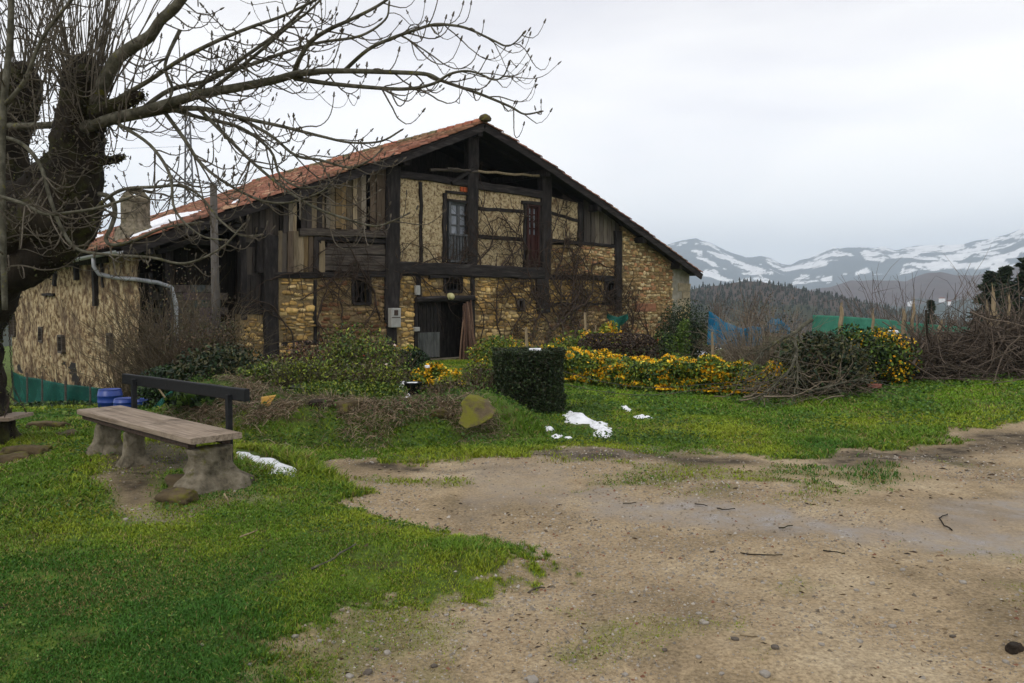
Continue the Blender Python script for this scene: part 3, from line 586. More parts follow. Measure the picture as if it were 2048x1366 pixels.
# ---- plaster infill panels (relief is real)
def plaster(q, name='plaster_panel', mat='plaster', n=0.0, amp=.035, thick=.2, res=.07):
    A, B, Cc, D = [np.array(FP(*p, n)) for p in q]     # TL TR BR BL
    nu = max(3, int(np.linalg.norm(B-A)/res)); nv = max(3, int(np.linalg.norm(A-D)/res))
    s, t = np.meshgrid(np.linspace(0, 1, nu+1), np.linspace(0, 1, nv+1)); s = s.ravel()[:, None]; t = t.ravel()[:, None]
    Q = (A*(1-s)+B*s)*(1-t)+(D*(1-s)+Cc*s)*t; P = np.stack([Q[:, 0], np.full(len(Q), -n), Q[:, 1]], 1)
    P[:, 1] += (fbm(P, 4.5, 9, 4)-.5)*-2*amp
    i, j = np.meshgrid(np.arange(nv), np.arange(nu), indexing='ij'); w = nu+1
    F = np.stack([i*w+j, (i+1)*w+j, (i+1)*w+j+1, i*w+j+1], -1).reshape(-1, 4); k = len(P)
    bk = np.array([[A[0], -n+thick, A[1]], [B[0], -n+thick, B[1]], [Cc[0], -n+thick, Cc[1]], [D[0], -n+thick, D[1]]]); P = np.vstack([P, bk])
    F = np.vstack([F, [[k, k+1, k+2, k+3]]])
    return link(name, npmesh(name, P, F), mat, house, True)
PL = [[(800, 352), (845, 358), (845, 530), (800, 530)], [(841, 357), (893, 364), (893, 530), (841, 530)], [(892, 365), (944, 372), (944, 402), (892, 400)],
      [(955, 372), (1050, 388), (1050, 420), (955, 418)], [(955, 420), (1050, 424), (1050, 480), (955, 474)], [(955, 476), (1050, 480), (1050, 536), (955, 534)], [(1046, 388), (1090, 394), (1090, 408), (1046, 406)],
      [(1078, 396), (1090, 396), (1090, 548), (1078, 546)], [(1100, 393), (1163, 408), (1163, 444), (1100, 426)], [(1100, 426), (1163, 444), (1163, 490), (1100, 484)]]
for q in PL: plaster(q)
m_ = MB(); a = FP(918, 372, .04); b = FP(944, 383, .04)
for k in range(5):
    m_.col = (random.uniform(.3, .42), .09, .03); m_.box((a[0]+.1+.13*k, -.045, (a[1]+b[1])/2-.03), (.11, .03, .15))
m_.build('brick_course', 'stone_attr', house)

# ---- rubble stone panels: every stone is a small irregular block set in mortar
def stones(poly, holes=(), n=0.0, ch=(.06, .17), cl=(.09, .42), pal=0, name='stone_wall', thick=.35, depth=.05):
    poly = [FP(*p, n) for p in poly]; holes = [[FP(*p, n) for p in h] for h in holes]
    Pn = np.array(poly); Hn = [np.array(h) for h in holes]
    xs0, xs1, z0, z1 = Pn[:, 0].min(), Pn[:, 0].max(), Pn[:, 1].min(), Pn[:, 1].max(); pals = [
        [(.52, .35, .14), (.42, .27, .10), (.34, .22, .085), (.48, .36, .19), (.22, .145, .07), (.56, .41, .19)],
        [(.30, .205, .10), (.2, .135, .07), (.38, .26, .12), (.14, .095, .055), (.26, .185, .11), (.18, .09, .05)],
        [(.44, .30, .15), (.35, .235, .12), (.52, .41, .24), (.25, .17, .09), (.38, .2, .11), (.56, .45, .28)]][pal]
    V = []; F = []; C = []; b = 0; z = z0
    while z < z1:
        h = random.uniform(*ch); x = xs0-random.uniform(0, .2)
        while x < xs1:
            l = random.uniform(*cl)*(1 if h > .12 else .8); hh = h*random.uniform(.6, 1.25); zc = z+h/2+random.uniform(-.035, .035); xc = x+l/2
            T = np.array([[xc, zc], [xc-l*.4, zc-hh*.4], [xc+l*.4, zc-hh*.4], [xc+l*.4, zc+hh*.4], [xc-l*.4, zc+hh*.4]])
            ok = pip(Pn, T[:, 0], T[:, 1]).all() and not any(pip(q, T[:, 0], T[:, 1]).any() for q in Hn)
            if ok:
                c = np.array(random.choice(pals))*np.array([1.12, 1.08, .98])*random.uniform(.6, 1.15)*(.75+.85*fbm(np.array([[xc, zc, 0]]), .9, 77, 3)[0]); g = .006; d = depth*random.uniform(.15, 1.0); tilt = random.uniform(-.03, .03); rot = random.uniform(-.12, .12)
                ring = []
                for (sx, sz) in ((-1, -.6), (-.6, -1), (.1, -1), (.75, -1), (1, -.5), (1, .55), (.6, 1), (-.1, 1), (-.7, 1), (-1, .5)):
                    ring.append((xc+sx*(l/2-g)*random.uniform(.78, 1.05), zc+sz*(hh/2-g)*random.uniform(.75, 1.1)+rot*sx*l/2))
                for (s, dd) in ((1, .03), (1.0, -d*.55), (.82, -d)):
                    for (rx, rz) in ring:
                        V.append((xc+(rx-xc)*s, -n+dd+tilt*(rx-xc)*4*(dd < 0)+random.uniform(-.004, .004), zc+(rz-zc)*s)); C.append(c*random.uniform(.85, 1.12))
                V.append((xc, -n-d*1.08, zc)); C.append(c)
                for r_ in range(2):
                    for k in range(10): F.append((b+r_*10+k, b+r_*10+(k+1) % 10, b+(r_+1)*10+(k+1) % 10, b+(r_+1)*10+k))
                for k in range(0, 10, 2): F.append((b+20+k, b+20+k+1, b+20+(k+2) % 10, b+30))
                b += 31
            x += l
        z += h
    wall = link(name, npmesh(name, V, np.array(F), np.array(C)), 'stone_attr', house)
    return wall
def mortar(px_poly, n=-.0, thick=.35, name='mortar', mat='mortar'):
    m = MB(); p = [FP(*q, n) for q in px_poly]; m.prism(p, -n, -n+thick); return m.build(name, mat, house)
def rng_stones(x0, y0, x1, y1, holes=(), pal=0, top=None, **k):
    """rectangular panel with rectangular holes; the mortar is split round the holes"""
    q = [(x0, y0), (x1, y0), (x1, y1), (x0, y1)]; hs = [[(a-1, b-1), (c+1, b-1), (c+1, d+1), (a-1, d+1)] for a, b, c, d in holes]
    st = stones(q, hs, pal=pal, **k)
    xs = x0
    for a, b, c, d in sorted(holes):
        if a > xs: mortar([(xs, y0), (a, y0), (a, y1), (xs, y1)])
        if b > y0: mortar([(a, y0), (c, y0), (c, b), (a, b)])
        if d < y1: mortar([(a, d), (c, d), (c, y1), (a, y1)])
        xs = c
    if xs < x1: mortar([(xs, y0), (x1, y0), (x1, y1), (xs, y1)])
    return st
rng_stones(556, 553, 632, 745, pal=0); rng_stones(630, 545, 790, 745, [(706, 552, 741, 609)], pal=1)
rng_stones(794, 548, 836, 735, pal=0); rng_stones(836, 548, 948, 594, [(889, 553, 925, 584)], pal=0)
rng_stones(944, 550, 1092, 720, [(1036, 598, 1049, 622)], pal=0); rng_stones(1090, 553, 1240, 608, [(1212, 563, 1232, 605)], pal=0); rng_stones(1090, 607, 1245, 720, pal=1)
rng_stones(1098, 490, 1240, 556, pal=2); rng_stones(480, 628, 532, 745, pal=0, ch=(.07, .13))
# far right part under the sloping roof
def roof_px_poly(x0, x1, bot, n=0.0, k=6):
    """polygon px under the roof between two facade columns"""
    a = FP(x0, 600)[0]; b = FP(x1, 600)[0]; return a, b
def sloped(x0, x1, pyb, pal, name='stone_wall', off=.12):
    a = FP(x0, 600)[0]; b = FP(x1, 600)[0]; zb = FP(x0, pyb)[1]; top = [(x, RZ(x)-off) for x in np.linspace(a, b, 6)]
    poly = [(a, zb)]+[(b, zb)]+top[::-1]; return poly
_FP = FP
poly = sloped(1243, 1346, 735, 2)
FPs = FP
def stones_local(poly, **k):
    global FP
    keep = FP; FP = lambda x, z, n=0: (x, z)
    try: r = stones(poly, **k)
    finally: FP = keep
    return r
stones_local(poly, pal=2, ch=(.06, .17), cl=(.09, .34)); mm_ = MB(); mm_.prism(poly, 0, .35); mm_.build('mortar', 'mortar', house)
poly = sloped(1344, 1378, 735, 2); mm_ = MB(); mm_.prism(poly, -.01, .4); mm_.build('whitewashed_corner', 'whitewash', house)
m_ = MB(); zt = FP(1370, 575)[1]; z = FP(1370, 735)[1]; k = 0
while z < zt:
    h = random.uniform(.28, .42); l = .55 if k % 2 else .85; m_.col = random.choice([(.36, .26, .12), (.42, .34, .2), (.33, .27, .18)]); m_.box((XR-l/2+.03, -.01+.14, z+h/2), (l, .36, h-.02), jit=.012); z += h; k += 1
m_.build('quoin_stones', 'stone_attr', house)
m_ = MB(); a = FP(1300, 672); m_.col = (.34, .23, .1); m_.box((a[0], -.02, a[1]), (.95, .12, .4), jit=.02); m_.build('dressed_stone', 'stone_attr', house); m_ = MB(); m_.col = (.34, .23, .1); a = FP(1305, 690); m_.box((a[0]+.5, -.02, a[1]), (.3, .14, 1.2), jit=.02); m_.build('dressed_stone', 'stone_attr', house); m_ = MB(); m_.col = (.3, .14, .08); a = FP(1290, 615); m_.box((a[0], -.01, a[1]), (1.3, .1, .35), jit=.02); m_.build('dressed_stone', 'stone_attr', house)

# ---- boarding
def boards(x0, x1, ytop, ybot, n, wpx, tones, name='weathered_boards', gap=.08, under_roof=False, skip=()):
    m = MB(); x = x0; i = 0
    while x < x1:
        wp = wpx*random.uniform(.75, 1.25); xa, xb = x+gap*wp*random.random(), x+wp*(1-gap*random.random())
        if i not in skip:
            t = random.choice(tones); s = random.uniform(.7, 1.25); m.col = tuple(c*s for c in t)
            yt = ytop+random.uniform(-2, 3); yb = ybot+random.uniform(-3, 4)
            a = FP(xa, yb, n); b = FP(xb, yb, n); c = FP(xb, yt, n); d = FP(xa, yt, n)
            zt1 = min(c[1], RZ(c[0])-.12) if under_roof else c[1]; zt0 = min(d[1], RZ(d[0])-.12) if under_roof else d[1]
            j = random.uniform(-.03, .03); K = 5; vs = []
            for q in range(K+1):
                tt = q/K; w0 = random.uniform(-.008, .008); w1 = random.uniform(-.008, .008); jj = j+random.uniform(-.008, .008)
                L0 = (a[0]+(d[0]-a[0])*tt+w0, a[1]+(zt0-a[1])*tt); R0 = (b[0]+(c[0]-b[0])*tt+w1, b[1]+(zt1-b[1])*tt)
                vs += [(L0[0], -n+jj, L0[1]), (R0[0], -n+jj+random.uniform(-.01, .01), R0[1]), (R0[0], -n+jj+.03, R0[1]), (L0[0], -n+jj+.03, L0[1])]
            fs = [(q*4+e, q*4+(e+1) % 4, q*4+4+(e+1) % 4, q*4+4+e) for q in range(K) for e in range(4)]+[(3, 2, 1, 0), (K*4, K*4+1, K*4+2, K*4+3)]
            m.add(vs, fs)
        x += wp; i += 1
    return m.build(name, 'board', house)
WB = [(.26, .2, .12), (.2, .155, .1), (.3, .235, .15), (.15, .115, .08), (.24, .2, .15), (.27, .185, .09), (.11, .08, .055)]
DB = [(.06, .05, .045), (.09, .075, .062), (.04, .034, .03), (.12, .10, .08)]
boards(640, 775, 300, 458, .03, 10.5, WB, under_roof=True, skip=(9,)); boards(566, 640, 300, 466, .02, 9.5, WB[1:]+DB[:1], under_roof=True, skip=(3,)); boards(555, 640, 462, 548, .05, 10.5, WB+DB[:2])
boards(492, 560, 380, 548, -.1, 14, DB+[(.15, .12, .1)], under_roof=True); boards(1166, 1233, 380, 490, .0, 8, DB+[(.15, .13, .10), (.2, .17, .13)], under_roof=True, gap=.15)
boards(478, 540, 545, 630, -.12, 12, DB)

# ---- openings
def window_bars(x0, y0, x1, y1, nb, lab):
    m = MB(); n = .02
    for i in range(nb):
        px = x0+(x1-x0)*(i+.5)/nb; a = FP(px, y0, -.04); b = FP(px, y1, -.04); m.tube([(a[0], .04, a[1]), (b[0], .04, b[1])], .025, 6)
    fr = MB(); (a, zb), (b, zt) = FP(x0, y1, .03), FP(x1, y0, .03)
    for p, q in (((a, zb), (a, zt)), ((b, zb), (b, zt)), ((a, zb), (b, zb)), ((a, zt), (b, zt))): fr.beam((p[0], .03, p[1]), (q[0], .03, q[1]), .10, .16, 3, .008)
    o = fr.build('barred_window', 'timber', house); m.build('window_bars', 'timber', o)
    return o
window_bars(707, 553, 740, 608, 3, ''); window_bars(890, 555, 924, 583, 5, ''); window_bars(1213, 565, 1231, 603, 3, '')
m_ = MB(); (a, zb), (b, zt) = FP(1037, 621, .03), FP(1048, 599, .03)
for p, q in (((a, zb), (a, zt)), ((b, zb), (b, zt)), ((a, zb), (b, zb)), ((a, zt), (b, zt))): m_.beam((p[0], .03, p[1]), (q[0], .03, q[1]), .09, .16, 2, .008)
m_.build('small_window', 'plank_grey', house)
def frenchdoor(x0, y0, x1, y1, mat, npan, rail_y, name, cols=2, rows=2):
    (a, zb), (b, zt) = FP(x0, y1, .0), FP(x1, y0, .0); zr = FP(x0, rail_y, 0)[1]; w = b-a
    f = MB(); n = .02
    for p, q in (((a+.05, zb), (a+.05, zt)), ((b-.05, zb), (b-.05, zt)), ((a, zt-.05), (b, zt-.05)), ((a, zb+.05), (b, zb+.05))): f.beam((p[0], n, p[1]), (q[0], n, q[1]), .10, .14, 2, .004)
    fo = f.build(name, mat, house)
    for s in range(cols):
        xa = a+.1+(w-.2)*s/cols; xb = a+.1+(w-.2)*(s+1)/cols; L = MB(); ww = .055
        for p, q in (((xa+ww/2, zb+.1), (xa+ww/2, zt-.1)), ((xb-ww/2, zb+.1), (xb-ww/2, zt-.1))): L.beam((p[0], .06, p[1]), (q[0], .06, q[1]), ww, .05, 1)
        for k in range(rows+1):
            zz = zr+(zt-.13-zr)*k/rows; L.beam((xa+ww, .06, zz), (xb-ww, .06, zz), .05 if 0 < k < rows else .07, .045, 1)
        L.box(((xa+xb)/2, .075, (zb+.1+zr)/2), (xb-xa-.1, .03, zr-zb-.1)); lo = L.build('door_leaf', mat, fo)
        g = MB(); g.box(((xa+xb)/2, .09, (zr+zt-.1)/2), (xb-xa-.06, .008, zt-.12-zr)); g.build('glass', 'glass_pane', fo)
    return fo, a, b, zb, zr
fo, a, b, zb, zr = frenchdoor(897, 403, 940, 524, 'grey_paint', 2, 470, 'balcony_window', 2, 3)
bl = MB()
for k in range(7):
    xx = a+.08+(b-a-.16)*k/6; bl.lathe([(.03, 0), (.045, .1), (.03, .3), (.05, .55), (.03, .8), (.03, zr-zb-.05)], (xx, -.07, zb+.03), 6)
bl.beam((a, -.07, zr+.02), (b, -.07, zr+.02), .07, .08, 2); bl.beam((a, -.07, zb+.03), (b, -.07, zb+.03), .07, .08, 2); bl.build('balusters', 'grey_paint', fo)
frenchdoor(1053, 409, 1079, 540, 'red_door', 1, 470, 'narrow_glazed_door', 2, 4)
# big ground-floor door: left leaf shut with a tin sheet, right part open and dark
(a, zb), (b, zt) = FP(838, 716, -.1), FP(882, 604, -.1)
m_ = MB()
for k in range(6):
    xx = a+(b-a)*(k+.5)/6; m_.beam((xx, .12, zb), (xx, .12, zt), (b-a)/6-.012, .05, 3, .003)
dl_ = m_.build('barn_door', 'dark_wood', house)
(c, _z), (d, zs) = FP(836, 716, -.04), FP(880, 664, -.04); m_ = MB(); vs = []; n_ = 40
for k in range(n_+1):
    xx = c+(d-c)*k/n_; yy = .055+.012*math.sin(k*1.1)
    vs += [(xx, yy, zb), (xx, yy, zs)]
m_.add(vs, [(2*k, 2*k+2, 2*k+3, 2*k+1) for k in range(n_)]); m_.build('tin_sheet', 'sheet_metal', dl_)
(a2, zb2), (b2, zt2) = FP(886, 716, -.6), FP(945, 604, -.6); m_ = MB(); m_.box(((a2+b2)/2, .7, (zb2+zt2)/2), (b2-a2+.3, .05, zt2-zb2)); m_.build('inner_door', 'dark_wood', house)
m_ = MB(); a = FP(840, 722)[0]; b = FP(948, 722)[0]; m_.box(((a+b)/2, -.05, FP(890, 722)[1]-.05), (b-a, .7, .3), jit=.02); m_.build('threshold', 'concrete', house)
# small things fixed to the front
def fbox(px0, py0, px1, py1, n, d, mat, name, par=house):
    (a, zb), (b, zt) = FP(px0, py1, n), FP(px1, py0, n); m = MB(); m.box(((a+b)/2, -n+d/2, (zb+zt)/2), (b-a, d, zt-zb)); o = m.build(name, mat, par)
    bv = o.modifiers.new('bevel', 'BEVEL'); bv.width = .015; bv.segments = 2; return o
mb_ = fbox(783, 616, 802, 655, .36, .2, 'white_box', 'meter_box'); fbox(789, 620, 797, 631, .375, .03, 'rust', 'meter_window', mb_); fbox(784, 634, 801, 636, .37, .02, 'rust', 'box_seam', mb_)
fbox(832, 571, 841, 590, .16, .1, 'white_box', 'junction_box'); fbox(830, 654, 840, 663, .12, .14, 'white_box', 'wall_basin')
a = FP(903, 593, .28); m_ = MB(); m_.tube([(a[0], -.28, a[1]), (a[0], -.18, a[1])], [.12, .12], 16); m_.tube([(a[0], -.36, a[1]), (a[0], -.28, a[1])], [.07, .12], 16); m_.build('door_lamp', 'lamp', house, True)
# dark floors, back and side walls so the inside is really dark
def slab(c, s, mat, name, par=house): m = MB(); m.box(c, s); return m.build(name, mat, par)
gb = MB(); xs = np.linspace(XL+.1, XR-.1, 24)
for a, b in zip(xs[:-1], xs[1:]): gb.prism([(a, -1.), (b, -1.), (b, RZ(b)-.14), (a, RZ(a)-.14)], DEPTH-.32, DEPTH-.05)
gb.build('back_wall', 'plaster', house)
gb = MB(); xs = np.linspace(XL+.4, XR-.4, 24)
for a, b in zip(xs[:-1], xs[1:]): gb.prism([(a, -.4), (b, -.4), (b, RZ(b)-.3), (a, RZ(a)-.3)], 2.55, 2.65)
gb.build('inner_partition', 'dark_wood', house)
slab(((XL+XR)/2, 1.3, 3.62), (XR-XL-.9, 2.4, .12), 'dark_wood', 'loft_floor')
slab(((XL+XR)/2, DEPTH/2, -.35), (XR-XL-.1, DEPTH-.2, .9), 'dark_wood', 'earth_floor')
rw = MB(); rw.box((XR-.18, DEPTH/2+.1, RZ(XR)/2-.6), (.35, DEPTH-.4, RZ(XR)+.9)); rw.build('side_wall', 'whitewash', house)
# loggia at the left end: grey block parapet, dark boards behind
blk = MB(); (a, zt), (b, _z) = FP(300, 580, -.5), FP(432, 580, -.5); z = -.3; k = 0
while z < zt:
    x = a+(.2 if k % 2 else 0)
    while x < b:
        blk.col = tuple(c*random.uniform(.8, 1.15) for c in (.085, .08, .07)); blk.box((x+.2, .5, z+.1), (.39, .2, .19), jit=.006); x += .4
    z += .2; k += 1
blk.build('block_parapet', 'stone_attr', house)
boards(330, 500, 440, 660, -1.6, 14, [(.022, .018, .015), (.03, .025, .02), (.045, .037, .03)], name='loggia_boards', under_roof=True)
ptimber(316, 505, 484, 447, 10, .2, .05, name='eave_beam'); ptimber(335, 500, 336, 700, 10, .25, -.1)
# ---- left side wall: streaked render over stones
n_u, n_v = 150, 60; ys = np.linspace(-.0, DEPTH-.05, n_u+1); zt = RZ(XL)-.12; zs = np.linspace(-1.5, zt, n_v+1)
Yg, Zg = np.meshgrid(ys, zs); P = np.stack([np.full(Yg.size, XL), Yg.ravel(), Zg.ravel()], 1)
P[:, 0] += (fbm(P*np.array([1, .6, .8]), 1.2, 44, 3)-.5)*.25+(fbm(P*np.array([1, .5, 1]), 6, 45, 3)-.5)*.07
wl = n_u+1; i, j = np.meshgrid(np.arange(n_v), np.arange(n_u), indexing='ij'); F = np.stack([i*wl+j, (i+1)*wl+j, (i+1)*wl+j+1, i*wl+j+1], -1).reshape(-1, 4)
hol = [(22, 628, 32, 672), (81, 655, 89, 684), (120, 672, 129, 705), (219, 668, 226, 700), (148, 520, 158, 545), (185, 520, 192, 560)]
cen = P[F].mean(1); kf = np.ones(len(F), bool); HL = []
for h in hol:
    (ya, za), (yb, zb) = SP(h[0], h[1]), SP(h[2], h[3]); y0, y1 = sorted((ya, yb)); z0, z1 = sorted((za, zb)); HL.append((y0, y1, z0, z1)); kf &= ~((cen[:, 1] > y0) & (cen[:, 1] < y1) & (cen[:, 2] > z0) & (cen[:, 2] < z1))
sw = link('side_wall', npmesh('side_wall', P, F[kf]), 'stain_wall', house, True)
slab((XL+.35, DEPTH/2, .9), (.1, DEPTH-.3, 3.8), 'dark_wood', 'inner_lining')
for y0, y1, z0, z1 in HL[:4]:
    f = MB()
    for p, q in (((y0, z0), (y0, z1)), ((y1, z0), (y1, z1)), ((y0, z0), (y1, z0)), ((y0, z1), (y1, z1))): f.beam((XL+.02, p[0], p[1]), (XL+.02, q[0], q[1]), .07, .22, 2, .01, up=(1, 0, 0))
    f.build('slit_window', 'plank_grey', house)
for (x0, y0, x1, y1, w_) in [(110, 540, 108, 570, 10), (150, 522, 152, 560, 9), (188, 518, 190, 612, 10), (86, 588, 108, 590, 4), (60, 545, 110, 525, 7), (205, 520, 208, 575, 6), (108, 530, 215, 520, 8)]:
    a = SP(x0, y0, .05); b = SP(x1, y1, .05); m_ = MB(); m_.beam((XL-.03, a[0], a[1]), (XL-.03, b[0], b[1]), w_/45, .14, 4, .02, up=(1, 0, 0)); m_.build('wall_timber', 'timber', house)
# gutter and downpipe
zg = RZ(EL[0])-.09; xg = EL[0]-.06
g = MB(); vs = []
for k in range(14):
    yy = -OVER-.05+(DEPTH+1)*k/13; zz = zg+.012*math.sin(k*1.3)-.01*k
    for a in range(180, 361, 30): vs.append((xg+.085*math.cos(R(a)), yy, zz+.085*math.sin(R(a))))
    for a in range(360, 179, -30): vs.append((xg+.078*math.cos(R(a)), yy, zz+.078*math.sin(R(a))))
kk = 14; g.add(vs, [(i*kk+j, i*kk+(j+1) % kk, (i+1)*kk+(j+1) % kk, (i+1)*kk+j) for i in range(13) for j in range(kk)]+[tuple(range(kk)), tuple(range(13*kk+kk-1, 13*kk-1, -1))])
go = g.build('gutter', 'metal', house)
y_, z_ = SP(228, 520, .1)
a = FP(238, 540, .1)
P = [(xg, y_, zg-.07), (xg, y_, zg-.3), (xg+.1, y_-.05, zg-.5), (XL-.12, y_-.2, zg-.6), (XL-.12, -.1, zg-.66), (XL-.05, -.18, zg-.68), (XL+.4, -.18, zg-.74), (XL+.75, -.18, zg-.85), (XL+.85, -.18, zg-1.3), (XL+.85, -.18, .1)]
m_ = MB(); m_.tube(P, .055, 10); m_.build('downpipe', 'metal', go, True)
# ---- chimney standing on the left roof slope
def on_roof(px, py, lift=.0):
    o, d = loc_ray(px, py); best = None; pr = None
    for t in np.linspace(.4, 3, 5201):
        p = o+d*(t*20)
        if EL[0] <= p.x <= 0 and -OVER <= p.y <= DEPTH+OVER:
            s = p.z-(RZ(p.x)+.08+lift)
            if pr is not None and s <= 0 < pr: return p
            pr = s
    return None
cp = on_roof(272, 470) or on_roof(285, 470) or Vector((-9, 5, 3.6))
wq = Matrix.Rotation(HRZ, 3, 'Z') @ cp; u1 = (org.y+wq.y)/FPX; ch = MB(); kz = cp.z; s1 = 28*u1; HH = 64*u1
ch.lathe([(s1*1.7, -.6), (s1*1.6, -.2), (s1*1.3, HH*.14), (s1*1.08, HH*.26), (s1*.97, HH*.34), (s1, HH), (s1*1.06, HH*1.01), (s1*1.06, HH*1.09), (s1*.6, HH*1.2)], (cp.x, cp.y, kz), 10, .03)
co = ch.build('chimney', 'concrete', rt)
for s, t in ((-1, -.3), (1, -.3), (-1, .35), (1, .35)):
    m_ = MB(); m_.beam((cp.x+s*s1*.72, cp.y+t*s1, kz+HH*1.1), (cp.x+s*s1*.08, cp.y+t*s1, kz+HH*1.42), s1*.4, .05, 2, .01); m_.build('chimney_cowl', 'concrete', co)
# snow left on the tiles
def roof_snow(pts, name='roof_snow'):
    P = [on_roof(*p) for p in pts]; P = [p for p in P if p is not None]
    if len(P) < 3: return
    V = []; m = MB(); A = np.array([[p.x, p.y] for p in P]); x0, y0 = A.min(0); x1, y1 = A.max(0); st = .12
    nx, ny = int((x1-x0)/st)+2, int((y1-y0)/st)+2; gx, gy = np.meshgrid(x0+st*np.arange(nx), y0+st*np.arange(ny), indexing='ij'); fx, fy = gx.ravel(), gy.ravel()
    s = sdf(A, fx, fy)+(fbm(xy3(fx, fy), 3, 4, 3)-.5)*.25; z = roofz(fx)+.02+.11*sst(-.02, .12, s)+.02*fbm(xy3(fx, fy), 6, 2, 2)
    Fq = [(i*ny+j, (i+1)*ny+j, (i+1)*ny+j+1, i*ny+j+1) for i in range(nx-1) for j in range(ny-1) if min(s[i*ny+j], s[(i+1)*ny+j], s[i*ny+j+1], s[(i+1)*ny+j+1]) > -.06]
    if Fq:
        o = link(name, npmesh(name, np.stack([fx, fy, z], 1), np.array(Fq)), 'snow', None, True); o.location = house.location; o.rotation_euler = house.rotation_euler; return o
sn = roof_snow([(254, 482), (300, 475), (345, 462), (412, 440), (408, 422), (340, 431), (310, 442), (266, 462)])
if sn: tag(sn, 'long white strip of snow on the red roof beside the chimney', 'snow patch')
sn = roof_snow([(160, 484), (200, 477), (215, 470), (190, 470), (160, 477)])
if sn: tag(sn, 'small thin snow patch on the low roof behind the chimney', 'snow patch')
sn = roof_snow([(460, 412), (495, 403), (492, 398), (462, 406)])
if sn: tag(sn, 'short strip of snow on the roof just right of the pole', 'snow patch')

# ================================================================ THE BIG POLLARD ASH
def smooth_poly(P, rr, sub=5):
    """Catmull-Rom through points"""
    P = [Vector(p) for p in P]; n = len(P); Q = []; S = []
    for i in range(n-1):
        p0 = P[max(i-1, 0)]; p1 = P[i]; p2 = P[i+1]; p3 = P[min(i+2, n-1)]
        for j in range(sub):
            t = j/sub; Q.append(.5*((2*p1)+(p2-p0)*t+(2*p0-5*p1+4*p2-p3)*t*t+(3*p1-p0-3*p2+p3)*t**3)); S.append(rr[i]+(rr[i+1]-rr[i])*t)
    Q.append(P[-1]); S.append(rr[-1]); return Q, S
tb = onz(-95, 880, 0); tree = empty('pollard_tree', (tb.x, 8.5, -.15), 0, 'huge old bare pollarded tree with mossy trunk leaning over the swing', 'tree')
TO = Vector(tree.location)
BARKV = []
def tree_tube(px, d0, d1, name=None, mat='branch', k=10, bumpy=0.0, sub=5):
    n = len(px); P = []; rr = []
    for i, (x, y, r) in enumerate(px):
        Y = d0+(d1-d0)*i/max(1, n-1); P.append(at(x, y, Y)); rr.append(r*Y/FPX*(.86 if mat == 'branch' else 1))
    Q, S = smooth_poly(P, rr, sub)
    if name:
        m = MB(); m.tube(Q, S, k); V = np.array(m.v)
        if bumpy:
            c = np.repeat(np.array([q[:] for q in Q]), k, 0); d = V-c; f = 1+(fbm(V, 3.2, 12, 4)[:, None]-.5)*2*bumpy+(fbm(V*np.array([1, 1, .3]), 16, 13, 3)[:, None]-.5)*bumpy*.9; m.v = [tuple(v) for v in c+d*f]
            if mat == 'bark': BARKV.append(c+d*f*1.01)
        m.build(name, mat, tree, True, TO)
    return Q, S
tree_tube([(-130, 1010, 165), (-110, 880, 125), (-115, 760, 108), (-110, 650, 105), (-75, 560, 100), (-10, 480, 98), (45, 440, 90), (75, 405, 62), (85, 385, 30)], 8.5, 8.3, 'trunk', 'bark', 64, .26, 12)
tree_tube([(60, 470, 70), (105, 430, 82), (130, 370, 66), (150, 310, 50), (158, 250, 44), (163, 200, 42), (168, 155, 38), (172, 128, 28), (176, 110, 9)], 8.3, 8.2, 'limb', 'bark', 48, .32, 10)
tree_tube([(0, 470, 60), (0, 380, 54), (8, 300, 44), (24, 240, 38), (36, 190, 37), (44, 160, 35), (47, 140, 24), (48, 126, 8)], 8.7, 8.9, 'limb', 'bark', 44, .32, 10)
tree_tube([(-60, 590, 60), (10, 545, 42), (60, 525, 40), (110, 490, 42), (150, 440, 45), (165, 390, 38)], 8.2, 8.2, 'limb', 'bark', 40, .3, 10)
tree_tube([(180, 335, 16), (200, 322, 12), (222, 320, 9), (238, 316, 8), (246, 318, 3)], 8.1, 8.0, 'broken_stub', 'bark', 10, .2)
tree_tube([(190, 232, 20), (228, 215, 16), (258, 200, 13), (276, 192, 11), (284, 190, 6)], 8.1, 7.9, 'broken_stub', 'bark', 12, .25)
